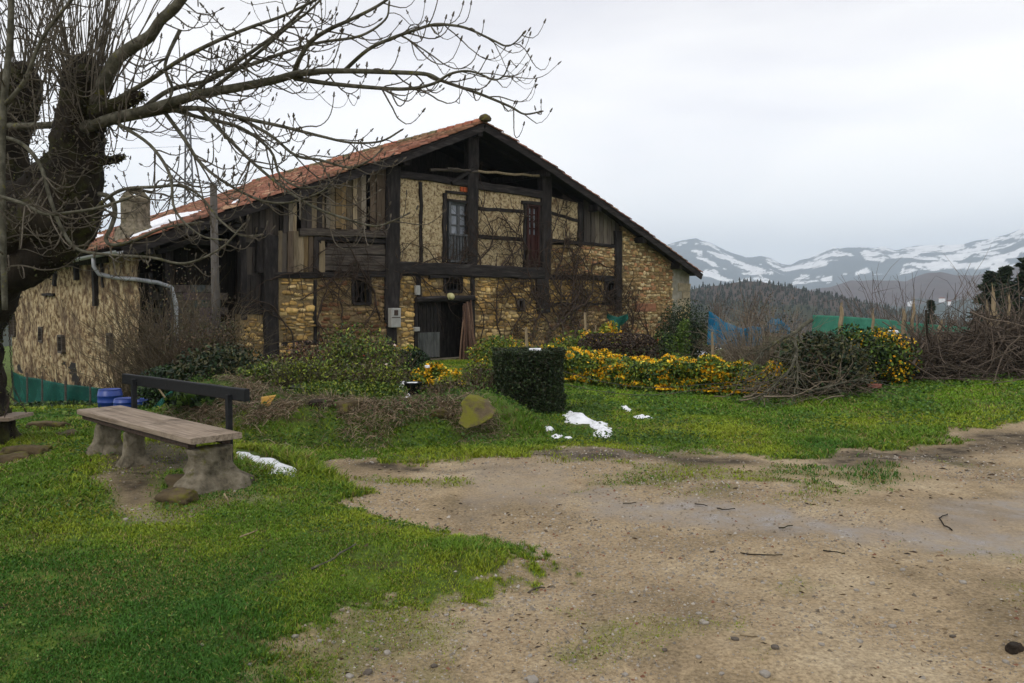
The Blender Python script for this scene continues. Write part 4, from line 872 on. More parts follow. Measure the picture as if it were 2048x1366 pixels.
TR = [
    ([(165, 235, 20), (192, 205, 17), (205, 170, 16), (232, 120, 15), (268, 92, 14), (300, 72, 13), (322, 40, 12), (350, 15, 12), (380, -25, 11), (430, -90, 9), (500, -170, 7)], 8.2, 7.6),
    ([(150, 262, 13), (215, 240, 14), (280, 225, 13), (335, 208, 12), (400, 188, 10.5), (470, 176, 10), (550, 160, 9), (590, 149, 8.5), (640, 143, 7), (700, 142, 6), (770, 144, 5.4), (850, 148, 4.8), (880, 160, 4.2), (920, 174, 3.8), (965, 190, 3.4), (1020, 213, 2.8), (1048, 228, 2.2), (1078, 224, 1.8)], 8.1, 7.0),
    ([(-20, 252, 8), (60, 252, 8), (150, 247, 8.5), (228, 240, 9), (304, 226, 8.5), (354, 218, 7), (410, 218, 6), (476, 234, 5), (560, 252, 4), (640, 272, 3.4), (700, 285, 2.8), (760, 283, 2.4), (800, 262, 2)], 8.5, 7.2),
    ([(587, 152, 6), (598, 120, 5.5), (622, 83, 5.2), (660, 58, 4.6), (700, 40, 4.2), (755, 12, 3.4), (800, -20, 3)], 7.8, 7.2),
    ([(690, 140, 5), (735, 100, 4.4), (780, 78, 4), (830, 60, 3.6), (868, 49, 3.2), (900, 50, 3), (935, 57, 2.8), (985, 80, 2.4), (1012, 92, 2), (1030, 85, 1.7), (1046, 68, 1.5)], 7.6, 6.8),
    ([(588, 156, 6), (650, 166, 5), (730, 174, 4.5), (810, 178, 4), (865, 168, 3.4), (900, 148, 3), (935, 142, 2.6), (965, 150, 2.3), (990, 160, 1.9), (1008, 150, 1.7), (1017, 130, 1.5)], 7.7, 6.7),
    ([(240, 195, 6), (300, 160, 5.5), (360, 120, 5), (430, 84, 4.6), (500, 55, 4), (570, 30, 3.4), (650, -10, 3)], 8.0, 7.0),
    ([(280, 222, 6), (340, 180, 5.4), (420, 160, 5), (480, 120, 4.4), (550, 70, 4), (600, 25, 3.4), (630, -20, 3)], 8.0, 7.6),
    ([(420, 182, 5), (480, 135, 4.4), (535, 90, 4), (575, 55, 3.4), (620, 20, 3), (660, -20, 2.6)], 7.9, 7.1),
    ([(380, 195, 5), (430, 150, 4.6), (500, 130, 4.4), (570, 105, 4), (640, 85, 3.4), (720, 72, 3), (770, 40, 2.4), (778, 10, 2)], 7.9, 7.9),
    ([(400, 220, 5), (450, 270, 4.4), (500, 320, 4), (560, 370, 3.5), (620, 410, 3), (690, 437, 2.7), (750, 452, 2.4), (790, 440, 2), (815, 428, 1.8)], 7.9, 6.6),
    ([(330, 225, 5), (370, 280, 4.5), (400, 325, 4), (450, 365, 3.5), (520, 400, 3), (580, 405, 2.6), (640, 385, 2.2), (662, 366, 1.9)], 8.0, 7.0),
    ([(470, 232, 4.4), (540, 270, 4), (590, 310, 3.5), (640, 320, 3), (700, 335, 2.6), (740, 320, 2.2), (762, 300, 1.8)], 7.8, 7.0),
    ([(-20, 270, 5), (40, 285, 5), (80, 330, 4.6), (98, 390, 4.2), (120, 450, 4), (150, 495, 4), (200, 508, 3.6), (300, 515, 3.3), (370, 527, 3), (440, 498, 2.5), (485, 452, 2)], 7.6, 6.9),
    ([(-30, 385, 5), (40, 405, 4.6), (90, 428, 4), (140, 425, 3.6), (200, 415, 3.2), (260, 395, 3)], 7.3, 7.0),
    ([(190, 420, 5), (215, 396, 4.4), (250, 378, 4), (310, 374, 3.6), (360, 372, 3.2), (400, 392, 3), (440, 440, 2.6), (480, 470, 2.2), (520, 470, 1.8)], 8.0, 7.2),
    ([(198, 388, 6), (222, 396, 6), (230, 425, 5.5), (222, 455, 5), (212, 478, 4.6), (225, 490, 4.2), (265, 482, 3.6), (330, 455, 3), (400, 445, 2.6)], 8.0, 7.6),
    ([(10, 620, 6), (6, 480, 7), (4, 330, 7), (8, 200, 7.5), (20, 80, 7), (24, -60, 6)], 7.4, 7.4),
    ([(10, 210, 6), (50, 160, 5), (78, 90, 4.4), (110, 40, 4), (170, -30, 3.5)], 7.4, 7.2),
    ([(240, 250, 5), (300, 290, 4), (340, 350, 3.4), (350, 420, 2.8), (400, 470, 2.4), (450, 480, 2)], 7.9, 7.2),
    ([(330, 215, 5), (400, 235, 4.4), (480, 255, 4), (540, 300, 3.4), (560, 350, 3), (600, 375, 2.4), (640, 372, 2)], 8.0, 7.7),
    ([(360, 60, 5), (330, 130, 4), (345, 180, 3.4), (325, 215, 2.8)], 7.9, 7.8),
]
BR = []
for i, (px, d0, d1) in enumerate(TR): BR.append(tree_tube(px, d0, d1, 'branch', 'branch', 8 if px[0][2] > 7 else 6))
tw = MB(); bd = MB()
def bud(p, t, r):
    t = t.normalized(); a = t.orthogonal().normalized()
    bd.tube([p-t*r*.8, p+t*r*1.4, p+t*r*3.6, p+t*r*5.2], [r*.7, r*1.25, r*1.0, r*.2], 4)
    for s in (-1, 1):
        q = p-t*r*1.5; bd.tube([q, q+a*s*r*2.2+t*r*1.8], [r*.8, r*.25], 3, False)
def twig(p, d, L_, r, depth=0, sag=1.0):
    """arching twig: leaves the branch, sinks, then its tip turns up"""
    n = max(6, int(L_/.055)); P = [p.copy()]; S = [r]; d = d.normalized(); a = math.atan2(d.y, d.x); e0 = math.asin(max(-1, min(1, d.z))); st = L_/n
    em = min(e0, random.uniform(-.75, .05)*sag); e1 = random.uniform(.55, 1.35); tm = random.uniform(.3, .5); tr = random.gauss(0, .5)
    for i in range(n):
        t = (i+1)/n; f = t/tm if t < tm else (t-tm)/(1-tm); f = f*f*(3-2*f) if t >= tm else math.sin(f*math.pi/2); e = e0+(em-e0)*f if t < tm else em+(e1-em)*f
        a += tr/n+random.gauss(0, .05); e += random.gauss(0, .06); P.append(P[-1]+Vector((math.cos(a)*math.cos(e), math.sin(a)*math.cos(e), math.sin(e)))*st); S.append(r*(1-.55*t))
    tw.tube(P, S, 4 if depth == 0 else 3, False)
    bud(P[-1], P[-1]-P[-2], max(.006, S[-1]*2.0))
    for i in range(2, n):
        if random.random() < .3:
            q = (P[i+1]-P[i]).orthogonal().normalized()*r*1.8*random.choice((-1, 1)); bd.tube([P[i], P[i]+q+Vector((0, 0, r*1.5))], [r*.9, r*.3], 3, False)
    if depth < 1:
        for i in range(2, n-1):
            if random.random() < (.16 if L_ > .4 else .08):
                t = (P[i+1]-P[i]).normalized(); x = Matrix.Rotation(random.uniform(0, 6.28), 3, t) @ t.orthogonal(); twig(P[i], t*.9+x*.6, L_*random.uniform(.35, .65), S[i]*.8, depth+1, sag)
for bi, (Q, S) in enumerate(BR):
    acc = 0; n = len(Q)
    for i in range(1, n-1):
        acc += (Q[i]-Q[i-1]).length
        if i < n*(.22 if bi not in (0, 17) else .1): continue
        gap = .125+.6*S[i]
        while acc > gap:
            acc -= gap
            if random.random() < .9:
                t = (Q[i+1]-Q[i]).normalized(); a = Matrix.Rotation(random.uniform(0, 6.28), 3, t) @ t.orthogonal()
                if a.z > .5 and bi in (1, 2) and random.random() < .4: a.z *= -1
                Lt = random.uniform(.25, .95)*(1.2-.7*i/n); twig(Q[i], t*.9+a*random.uniform(.45, .95), Lt, min(.0085, max(.0052, S[i]*.55)), 0, random.uniform(.6, 1.35))
    bud(Q[-1], Q[-1]-Q[-2], .009)
# dense upright shoots from the pollard heads
def shoots(px, py, wpx, Y, n, L0, L1, spread):
    for i in range(n):
        x = px+random.uniform(-wpx, wpx); p = at(x, py+random.uniform(-25, 60), Y+random.uniform(-.3, .3)); a = (x-px)/wpx
        d = Vector((a*spread+random.gauss(0, .14), random.gauss(0, .22), 1)).normalized(); L_ = random.uniform(L0, L1); P = [p]; m = 9; r = random.uniform(.004, .0095)
        for j in range(m): d = (d+Vector((random.gauss(0, .075)+.02*a, random.gauss(0, .075), .04))).normalized(); P.append(P[-1]+d*L_/m)
        tw.tube(P, [r*(1-.55*j/m) for j in range(m+1)], 4, False)
        if random.random() < .5:
            j = random.randint(2, 6); twig(P[j], d+Vector((random.gauss(0, .6), random.gauss(0, .4), 0)), random.uniform(.15, .4), r*.5, 1, .2)
shoots(165, 150, 48, 8.2, 92, .8, 1.9, .5); shoots(55, 150, 45, 8.9, 64, .8, 1.7, .4); shoots(215, 220, 50, 8.0, 20, .6, 1.4, .35); shoots(110, 240, 60, 8.4, 12, .8, 1.5, .1); shoots(-40, 200, 60, 8.8, 22, .9, 1.6, -.2)
# whiskers of epicormic shoots on the trunk
for i in range(170):
    x = random.choice([random.uniform(60, 200), random.uniform(0, 90)]); y = random.uniform(150, 480); p = at(x, y, 8.0); twig(p, Vector((random.gauss(.2, .6), -.35, random.gauss(.1, .5))), random.uniform(.15, .55), .0045, 1, .8)
bv_ = np.vstack(BARKV); bv_ = bv_[RNG.integers(0, len(bv_), 26000)]+RNG.normal(0, .02, (26000, 3)); kk_ = fbm(bv_, 2.2, 501, 3) > .47; bv_ = bv_[kk_]; nb_ = len(bv_)
V_, F_, C_ = leaves(bv_-np.array(TO), .011*RNG.uniform(.5, 1.4, nb_), np.array([(.03, .035, .008), (.07, .07, .014), (.02, .017, .01), (.045, .035, .02)])[RNG.integers(0, 4, nb_)]*RNG.uniform(.6, 1.4, (nb_, 1)), 1.0, 1.3); link('moss', npmesh('moss', V_, F_, C_), 'foliage', tree)
tw.build('twigs', 'twig', tree, False, TO); bd.build('buds', 'twig', tree, False, TO)

# ---------------------------------------------------------------- the swing
SW = empty('swing', tuple(onz(20, 824, .42)), 0, 'wooden board swing hung on rusty chains under the big tree', 'swing'); SO = Vector(SW.location)
c1 = onz(67, 824, .42); c2 = onz(17, 836, .42); e = (c1-c2); e.z = 0; ln = Vector((-e.y, e.x, 0)).normalized(); ln = -ln if ln.x > 0 else ln
m_ = MB(); A = c1+e.normalized()*.0; vs = []
for z in (0, -.035):
    for p in (c2, c1, c1+ln*.55, c2+ln*.55): vs.append((p.x, p.y, p.z+z))
m_.add(vs, [(0, 1, 2, 3), (7, 6, 5, 4), (0, 4, 5, 1), (1, 5, 6, 2), (2, 6, 7, 3), (3, 7, 4, 0)]); so_ = m_.build('swing_seat', 'bench_wood', SW, False, SO)
def chain(p, q, name='chain', s=.034):
    m = MB(); n = int((q-p).length/(s*.8)); t = (q-p).normalized(); a = t.orthogonal().normalized(); b = t.cross(a)
    for i in range(n):
        c = p.lerp(q, (i+.5)/n); u = a if i % 2 else b; m.tube([c+t*(s*.5*math.cos(th))+u*(s*.26*math.sin(th)) for th in np.linspace(0, 2*math.pi, 9)], .0035, 4, False)
    m.build(name, 'rust', SW, False, SO)
mid = (c1+c2)/2+ln*.07; top = at(12, 566, mid.y+.1); j = mid.lerp(top, .22); chain(j, top); chain(c1+ln*.06-e.normalized()*.03, j, s=.03); chain(c2+ln*.06+e.normalized()*.03, j, s=.03)
mid2 = mid+ln*.42; top2 = top+ln*.3+Vector((0, 0, .1)); j2 = mid2.lerp(top2, .22); chain(j2, top2); chain(mid2+e*.42, j2, s=.03); chain(mid2-e*.42, j2, s=.03)

# ---------------------------------------------------------------- the bench
zs_ = .56; A, B, Cc, D = onz(385, 880, zs_), onz(479, 862, zs_), onz(240, 810, zs_), onz(158, 819, zs_)
bc = (A+B+Cc+D)/4; ax = ((A+B)-(Cc+D)).normalized(); ax.z = 0; ax.normalize(); ay = Vector((-ax.y, ax.x, 0)); ay = ay if ay.y > 0 else -ay
Lb = ((A+B)/2-(Cc+D)/2).length; Wb = (abs((B-A).dot(ay))+abs((Cc-D).dot(ay)))/2; hb = Hs(bc.x, bc.y)
bench = empty('bench', (bc.x, bc.y, hb), math.atan2(ax.y, ax.x), 'weathered plank bench with dark back rail on three rough concrete feet', 'bench')
zt_ = zs_-hb; m_ = MB(); ysgn = 1 if (Matrix.Rotation(-bench.rotation_euler[2], 3, 'Z') @ ay).y > 0 else -1
for k in range(2):
    m_.beam((-Lb/2, ysgn*(-Wb/4+k*Wb/2), zt_-.025), (Lb/2, ysgn*(-Wb/4+k*Wb/2), zt_-.025), Wb/2-.003, .05, 8, .0015, up=(0, 0, 1))
m_.build('seat', 'bench_wood', bench)
m_ = MB(); m_.beam((-Lb/2+.06, ysgn*-Wb*.36, zt_-.075), (Lb/2-.10, ysgn*-Wb*.36, zt_-.075), .07, .045, 6, .004, up=(0, 0, 1)); m_.beam((-Lb/2+.06, ysgn*Wb*.3, zt_-.075), (Lb/2-.1, ysgn*Wb*.3, zt_-.075), .07, .045, 6, .004, up=(0, 0, 1)); m_.build('seat_bearer', 'rust', bench)
def stump(xl, wx, wy, spread, seed, fy=0.0):
    """rough cast-concrete foot: narrow upright with a flared skirt"""
    q = zt_-.10; prof = [(-.15, spread*1.1), (.0, spread), (q*.10, spread*.93), (q*.2, spread*.72), (q*.32, spread*.5 if spread > 2.2 else 1.2), (q*.40, 1.12), (q*.5, .98), (q*.75, .94), (q*.92, 1.02), (q, 1.04)]
    V = []; K = 64
    for z, s in prof:
        for k in range(K):
            a = 2*math.pi*k/K; c, s_ = math.cos(a), math.sin(a); e_ = .35 if s < 1.2 else .75
            V.append((wx*s*abs(c)**e_*np.sign(c)*.5*(1 if s < 1.2 else .7), wy*(s if s < 1.2 else 1+(s-1)*.42)*abs(s_)**e_*np.sign(s_)*.5, z))
    V = np.array(V); f = 1+(fbm(V+seed, 6, seed, 3)[:, None]-.5)*1.1+(fbm(V+seed, 22, seed, 3)[:, None]-.5)*.35;  V2 = V*np.concatenate([f, f, np.ones_like(f)], 1); n = len(prof); V2[:, 0] += xl; V2[:, 1] -= ysgn*fy
    V2[:, 2] += (fbm(V+seed*2, 6, 8, 2)-.5)*.05*(V[:, 2] < .2)
    F = [(i*K+j, i*K+(j+1) % K, (i+1)*K+(j+1) % K, (i+1)*K+j) for i in range(n-1) for j in range(K)]; m = MB(); m.add([tuple(v) for v in V2], F+[tuple((n-1)*K+j for j in range(K))])
    o = m.build('bench_foot', 'concrete', bench, True); sb = o.modifiers.new('s', 'SUBSURF'); sb.levels = sb.render_levels = 1; return o
stump(Lb/2-.13, .17, Wb*.92, 2.5, 3, .0); stump(-.12, .085, Wb*.36, 3.4, 5, .12); stump(-Lb/2+.42, .12, Wb*.5, 2.9, 9, .08)
def bl_(P): return Matrix.Rotation(-bench.rotation_euler[2], 3, 'Z') @ (P-Vector(bench.location))
yb = ysgn*(Wb/2+.035); Rb_ = Matrix.Rotation(-bench.rotation_euler[2], 3, 'Z'); ob_ = bl_(Vector((0, 0, EYE)))
def onback(px, py): d = Rb_ @ ray(px, py); return ob_+d*((yb+ysgn*.02-ob_.y)/d.y)
q0, q1 = onback(249, 757), onback(494, 791)
m_ = MB(); m_.beam((q0.x, yb+ysgn*.02, q0.z), (q1.x, yb+ysgn*.02, q1.z), .105, .05, 8, .002, up=(0, 1, 0)); m_.build('back_rail', 'bench_dark', bench)
for xx in (onback(468, 840).x, q0.x+.35): m_ = MB(); m_.beam((xx, yb-ysgn*.025, .0), (xx, yb-ysgn*.025, q0.z+.02), .05, .045, 3, .002, up=(0, 1, 0)); m_.build('back_post', 'bench_dark', bench)
p = onz(430, 965, .12); tag(icorock('foot_boulder', 'moss_stone', (p.x-.12, p.y-.1, Hs(p.x, p.y)+.0), (.26, .17, .11), .3, 33, None, 4, .5), 'mossy flat boulder under the near foot of the bench', 'rock')
p = onz(355, 1008, .08); tag(icorock('mossy_rock', 'moss_stone', (p.x, p.y, Hs(p.x, p.y)+.03), (.18, .11, .09), -.3, 54, None, 4, .5), 'small mossy brown rock in the grass in front of the bench', 'rock')
for i, (px, py, s, lab) in enumerate([(60, 920, .28, 'flat earthy rock in the grass below the swing'), (18, 935, .22, 'dark rounded rock at the left edge below the swing'), (130, 880, .2, 'moss covered stone left of the far bench foot'), (95, 840, .3, 'yellow green moss covered root lump behind the swing')]):
    p = onz(px, py, .05); tag(icorock('mossy_rock', 'moss_stone', (p.x, p.y, Hs(p.x, p.y)+.0), (s, s*.6, s*.38), i, 60+i, None, 4, .5), lab, 'rock')

# ================================================================ PLANTS
def clumped(n, c, r, k, sig=.28, box=False, shell=.55):
    """n points in an ellipsoid or box, gathered into k clumps, denser near the outside"""
    u = RNG.normal(0, 1, (k, 3)); u /= np.linalg.norm(u, axis=1)[:, None]
    if box: u = RNG.uniform(-1, 1, (k, 3)); a = RNG.integers(0, 3, k); u[np.arange(k), a] = np.sign(u[np.arange(k), a])
    q = u*(shell+(1-shell)*RNG.random((k, 1)))
    P = q[RNG.integers(0, k, n)]+RNG.normal(0, sig, (n, 3))
    q_ = np.linalg.norm(P, axis=1)[:, None]; P = P*np.minimum(1, 1.22/np.maximum(q_, 1e-6))
    P[:, 2] = np.maximum(P[:, 2], -1)
    if box: P = np.clip(P, -1, 1)
    return P*np.array(r)+np.array(c)
def pick(pal, n, lo=.65, hi=1.3):
    pal = np.array(pal); return pal[RNG.integers(0, len(pal), n)]*RNG.uniform(lo, hi, (n, 1))
G_DARK = [(.012, .03, .010), (.02, .045, .012), (.008, .02, .008)]; G_MID = [(.06, .115, .016), (.09, .15, .02), (.04, .08, .015)]; G_YEL = [(.17, .22, .02), (.25, .28, .025), (.11, .17, .018)]
YEL = [(.85, .44, .010), (.92, .54, .015), (.78, .36, .01), (.88, .64, .05)]; BRN = [(.09, .055, .03), (.13, .085, .045), (.05, .032, .02)]; OLV = [(.06, .06, .02), (.09, .085, .03), (.04, .04, .016)]
def twiggy(parent, TO, c, rx, ry, h, n, r=.008, L=(.4, 1.0), wild=.25, col=(.12, .09, .06), name='stems', k=4, up=1.0, sub=.5, droop=0):
    m = MB()
    for i in range(n):
        a = random.uniform(0, 6.28); q = math.sqrt(random.random()); p = Vector((c[0]+rx*q*math.cos(a)*.45, c[1]+ry*q*math.sin(a)*.45, c[2]))
        d = Vector((math.cos(a)*q*rx/h*1.2, math.sin(a)*q*ry/h*1.2, up)).normalized(); ln = h*random.uniform(*L); P = [p]; s = 7; t_ = random.uniform(.6, 1.5); m.col = tuple(x*t_ for x in col)
        for j in range(s):
            d = (d+Vector([random.gauss(0, wild) for _ in range(3)])*.6+Vector((0, 0, -droop*j/s))).normalized(); P.append(P[-1]+d*ln/s)
        rr = r*random.uniform(.6, 1.2); m.tube(P, [rr*(1-.7*j/s) for j in range(s+1)], k, False)
        for j in range(2, s):
            if random.random() < sub:
                e = (d+Vector([random.gauss(0, .7) for _ in range(3)])).normalized(); P2 = [P[j]]; l2 = ln*random.uniform(.12, .35)
                for _ in range(3): e = (e+Vector([random.gauss(0, .2) for _ in range(3)])).normalized(); P2.append(P2[-1]+e*l2/3)
                m.tube(P2, [rr*.5, rr*.4, rr*.3, rr*.15], 3, False)
    return m.build(name, 'twig_attr', parent, False, TO)
def bush(name, label, cat, px, py, Y, rpx, hpx, nl=3000, ls=.03, pal=G_MID, ns=40, nf=0, fs=.02, fpal=YEL, group=None, box=False, depth=None, k=40, sig=.25, wild=.25, scol=(.09, .07, .045), z0=None, up=1.0, sr=.008, flat=1.0, sink=.0, fz=None, shell=.55):
    """px,py = bottom centre in the photo, rpx half width, hpx height (pixels at distance Y)"""
    s = Y/FPX; b = at(px, py, Y); g = Hs(b.x, b.y) if z0 is None else z0; base = Vector((b.x, b.y, g)); topz = b.z+hpx*s; h = max(.1, topz-g); rx = rpx*s; ry = depth or rx*.8
    o = empty(name, tuple(base), 0, label, cat, group)
    if ns: twiggy(o, base, base, rx, ry, h, ns, sr, wild=wild, col=scol, up=up)
    c = (base.x, base.y, g+h*.5)
    if nl:
        P = clumped(nl, c, (rx, ry, h*.5), k, sig, box, shell); P[:, 2] = np.maximum(P[:, 2], g+.02); V, F, CC = leaves(P-np.array(base), ls*RNG.uniform(.6, 1.3, nl), pick(pal, nl), flat); link('foliage', npmesh('foliage', V, F, CC), 'foliage', o)
    if nf:
        P = clumped(nf, c, (rx*1.02, ry*1.04, h*.52), max(12, k//2), sig*.55, box, .88)
        if fz: P[:, 2] = g+h*fz+(P[:, 2]-g)*(1-fz)
        V, F, CC = leaves(P-np.array(base), fs*RNG.uniform(.6, 1.3, nf), pick(fpal, nf, .75, 1.15), 1.0, 1.1); link('flowers', npmesh('flowers', V, F, CC), 'flower', o)
    return o
# tangled shrubs at the left corner of the house
o = bush('bare_shrub', 'tall tangle of bare brown branches climbing the left corner of the farmhouse', 'shrub', 355, 790, 17.0, 105, 265, 1500, .016, OLV+BRN, 420, wild=.34, scol=(.10, .078, .05), k=60, sr=.010, depth=1.0)
bush('bare_shrub', 'loose bare shrub with fine twigs in front of the streaked side wall', 'shrub', 262, 790, 17.4, 50, 215, 200, .014, OLV, 180, wild=.36, scol=(.12, .095, .06), sr=.008, depth=.6)
bush('bare_shrub', 'low tangle of reddish brown twigs below the loggia', 'shrub', 420, 790, 16.6, 75, 150, 3600, .017, BRN+OLV, 240, wild=.34, scol=(.09, .06, .045), depth=.8)
bush('evergreen_shrub', 'dark evergreen shrub behind the bench back rail', 'shrub', 440, 800, 14.2, 80, 105, 6500, .028, G_DARK+OLV, 60, k=60, depth=.8)
bush('evergreen_shrub', 'dark ivy mound behind the left half of the bench rail', 'shrub', 340, 808, 14.0, 55, 70, 3500, .028, G_DARK+G_MID[2:], 40, k=50, depth=.6)
bush('leafy_shrub', 'low yellow green shrub against the ochre stone by the left post', 'shrub', 545, 800, 13.2, 62, 75, 5200, .019, G_YEL+G_MID+OLV, 60, k=60, sig=.18)
bush('leafy_shrub', 'small bright green plant just right of the bench rail', 'plant', 452, 806, 12.0, 40, 52, 1600, .018, G_YEL+G_MID, 20, k=20)
bush('leafy_shrub', 'dark leafy plant with long leaves behind the bench seat', 'plant', 400, 848, 10.4, 50, 42, 900, .05, G_MID+G_DARK, 10, k=24, flat=.7)
bush('rose_bush', 'big loose rose bush with small green leaves in front of the barred window', 'rose bush', 705, 795, 13.6, 78, 138, 4600, .019, G_MID+G_YEL+OLV, 130, 9, .022, [(.42, .03, .03), (.5, .06, .05)], k=110, sig=.22, wild=.22, sr=.006, shell=.2)
bush('rose_bush', 'twiggy rose bush with pale buds between post and door', 'rose bush', 772, 795, 13.0, 52, 112, 2400, .018, G_YEL+G_MID+BRN, 90, 8, .035, [(.75, .6, .5)], k=50, sig=.17, wild=.2)
bush('conifer_shrub', 'dark feathery conifer shrub left of the tin sheet door', 'shrub', 822, 785, 14.4, 36, 82, 5200, .02, G_DARK+[(.03, .06, .02)], 30, k=50)
bush('leafy_shrub', 'reddish brown leafless plants under the stone wall behind the roses', 'shrub', 610, 790, 14.6, 60, 105, 1500, .022, BRN+[(.1, .03, .02)], 110, scol=(.075, .04, .03), k=50)
bush('leafy_shrub', 'low green foliage on the bank top below the roses', 'plant', 690, 806, 11.6, 105, 42, 4200, .017, G_YEL+G_MID, 70, k=60, depth=.5)
bush('flowering_shrub', 'yellow flowering shrub beside the door path, left one of the pair', 'flowering shrub', 862, 800, 12.2, 34, 72, 1900, .02, G_YEL+G_MID, 40, 700, .02, YEL, k=30)
bush('flowering_shrub', 'yellow green flowering shrub nearest the clipped hedge', 'flowering shrub', 915, 805, 11.8, 38, 62, 1900, .02, G_YEL, 50, 420, .019, YEL+[(.8, .7, .25)], k=30)
bush('twiggy_plant', 'leafless twiggy plants between the yellow shrub and the clipped hedge', 'plant', 962, 800, 11.6, 34, 75, 500, .016, OLV+BRN, 90, scol=(.11, .08, .055), k=20)
bush('leafy_shrub', 'messy olive shrub with tall shoots on the bank left of the rose bush', 'shrub', 608, 804, 12.4, 78, 98, 2600, .017, OLV+G_YEL, 120, k=90, sig=.26, shell=.15, wild=.22)
bush('leafy_shrub', 'messy yellow green plants with dry stalks on the bank below the meter box', 'shrub', 748, 806, 12.0, 66, 84, 2300, .016, G_YEL+OLV+BRN[:1], 120, k=80, sig=.26, shell=.15, wild=.2)
bush('twiggy_plant', 'brown dry stalks above the slab beside the clipped hedge', 'plant', 905, 812, 10.8, 60, 60, 700, .014, OLV+BRN, 110, k=40, sig=.3, shell=.2, scol=(.16, .12, .08), wild=.2)
bush('twiggy_plant', 'row of dark dry stems along the foot of the streaked side wall', 'plant', 120, 790, 17.5, 115, 70, 100, .02, OLV, 90, wild=.12, scol=(.06, .04, .03), depth=.4, sr=.012)
bush('leafy_shrub', 'low green nettles behind the green netting at the far left', 'plant', 110, 830, 15.0, 110, 22, 2600, .03, G_MID+G_DARK, 20, k=50, depth=.5)
# clipped hedge block
hp = onz(1058, 838, .0); HB = empty('clipped_hedge', (hp.x, hp.y+.5, Hs(hp.x, hp.y+.5)), .12, 'dark green clipped box hedge, squared block at the end of the bank', 'hedge')
n = 42000; P = RNG.uniform(-1, 1, (n, 3)); a = RNG.integers(0, 3, n); sg = np.where(RNG.random(n) < .5, -1, 1); P[np.arange(n), a] = sg*RNG.uniform(.84, 1.0, n)
P = np.sign(P)*np.abs(P)**.97; rad = np.linalg.norm(P[:, :2], axis=1); P[:, :2] *= np.minimum(1, 1.12/np.maximum(rad, 1e-6))[:, None]; P *= (1+.36*(fbm(P, 1.6, 5, 3)-.5)[:, None]); P += RNG.normal(0, .018, P.shape)*(RNG.random((n, 1)) < .3)*2; hh_ = .42
P = P*np.array([.485, .46, hh_])+np.array([0, 0, hh_]); V, F, CC = leaves(P, .0125*RNG.uniform(.7, 1.3, n), pick([(.012, .026, .009), (.022, .042, .012), (.035, .055, .014), (.03, .03, .012)], n), 1.0); link('foliage', npmesh('foliage', V, F, CC), 'foliage', HB)
m_ = MB(); m_.box((0, 0, hh_*.88), (.62, .56, hh_*1.6), jit=.05); m_.build('inner_branches', 'roof_under', HB)
# yellow-flowered hedge in a long row
def hedge_row(px0, py0, px1, py1, hpx0, hpx1, name, label, nl, nf, thick=.35):
    A_, B_ = onz(px0, py0, 0), onz(px1, py1, 0); c = (A_+B_)/2; g = Hs(c.x, c.y); L_ = (B_-A_).length; o = empty(name, (c.x, c.y, g), math.atan2(B_.y-A_.y, B_.x-A_.x), label, 'hedge')
    h0, h1 = hpx0*A_.y/FPX, hpx1*B_.y/FPX
    def pts(n, sh, k, sg):
        cx = RNG.uniform(-1, 1, (k, 1)); P = np.concatenate([cx, RNG.uniform(-1, 1, (k, 2))], 1); b = RNG.integers(0, 3, k); P[b == 1, 1] = -1*sh; P[b == 2, 2] = sh; P[b == 0, 1] = -.9*sh
        Q = P[RNG.integers(0, k, n)]+RNG.normal(0, 1, (n, 3))*np.array([.18/L_*2, .3, .16])*sg
        t = (Q[:, 0]+1)/2; h = (h0+(h1-h0)*t)*(1+.28*(fbm(xy3(Q[:, 0]*L_, Q[:, 1]*0), 2.2, 6, 3)-.5)*3)
        return np.stack([Q[:, 0]*L_/2, Q[:, 1]*thick, np.clip((Q[:, 2]+1)/2, .02, 1.1)*h], 1)
    P = pts(nl, .9, 420, 1.2); V, F, CC = leaves(P, .024*RNG.uniform(.6, 1.3, nl), pick(G_MID+G_DARK[1:2]+G_YEL, nl)); link('foliage', npmesh('foliage', V, F, CC), 'foliage', o)
    P = pts(nf, 1.15, 64, .45); P[:, 2] = np.maximum(P[:, 2], .1); V, F, CC = leaves(P, .026*RNG.uniform(.6, 1.3, nf), pick(YEL, nf, .8, 1.2), 1, 1.1); link('flowers', npmesh('flowers', V, F, CC), 'flower', o)
    m = MB()
    for i in range(130):
        x = random.uniform(-L_/2, L_/2); m.col = (.07, .055, .035); m.tube([(x, random.uniform(-.2, .2), -.03), (x+random.uniform(-.1, .1), random.uniform(-.25, .25), .3), (x+random.uniform(-.15, .15), random.uniform(-.3, .3), random.uniform(.45, .75)*h0/.75)], [.007, .005, .003], 3, False)
    m.build('stems', 'twig_attr', o); return o
hedge_row(1100, 752, 1330, 778, 48, 54, 'flowering_hedge', 'long low hedge of orange yellow flowers behind the lawn, left stretch from the clipped hedge', 15000, 4600)
hedge_row(1330, 780, 1560, 790, 54, 60, 'flowering_hedge', 'orange yellow flowering hedge stretch running into the fallen branches', 14000, 4600)
bush('leafy_shrub', 'green gap of foliage in the middle of the yellow hedge', 'shrub', 1378, 785, 14.4, 26, 58, 2200, .026, G_MID+G_DARK, 20, k=30)
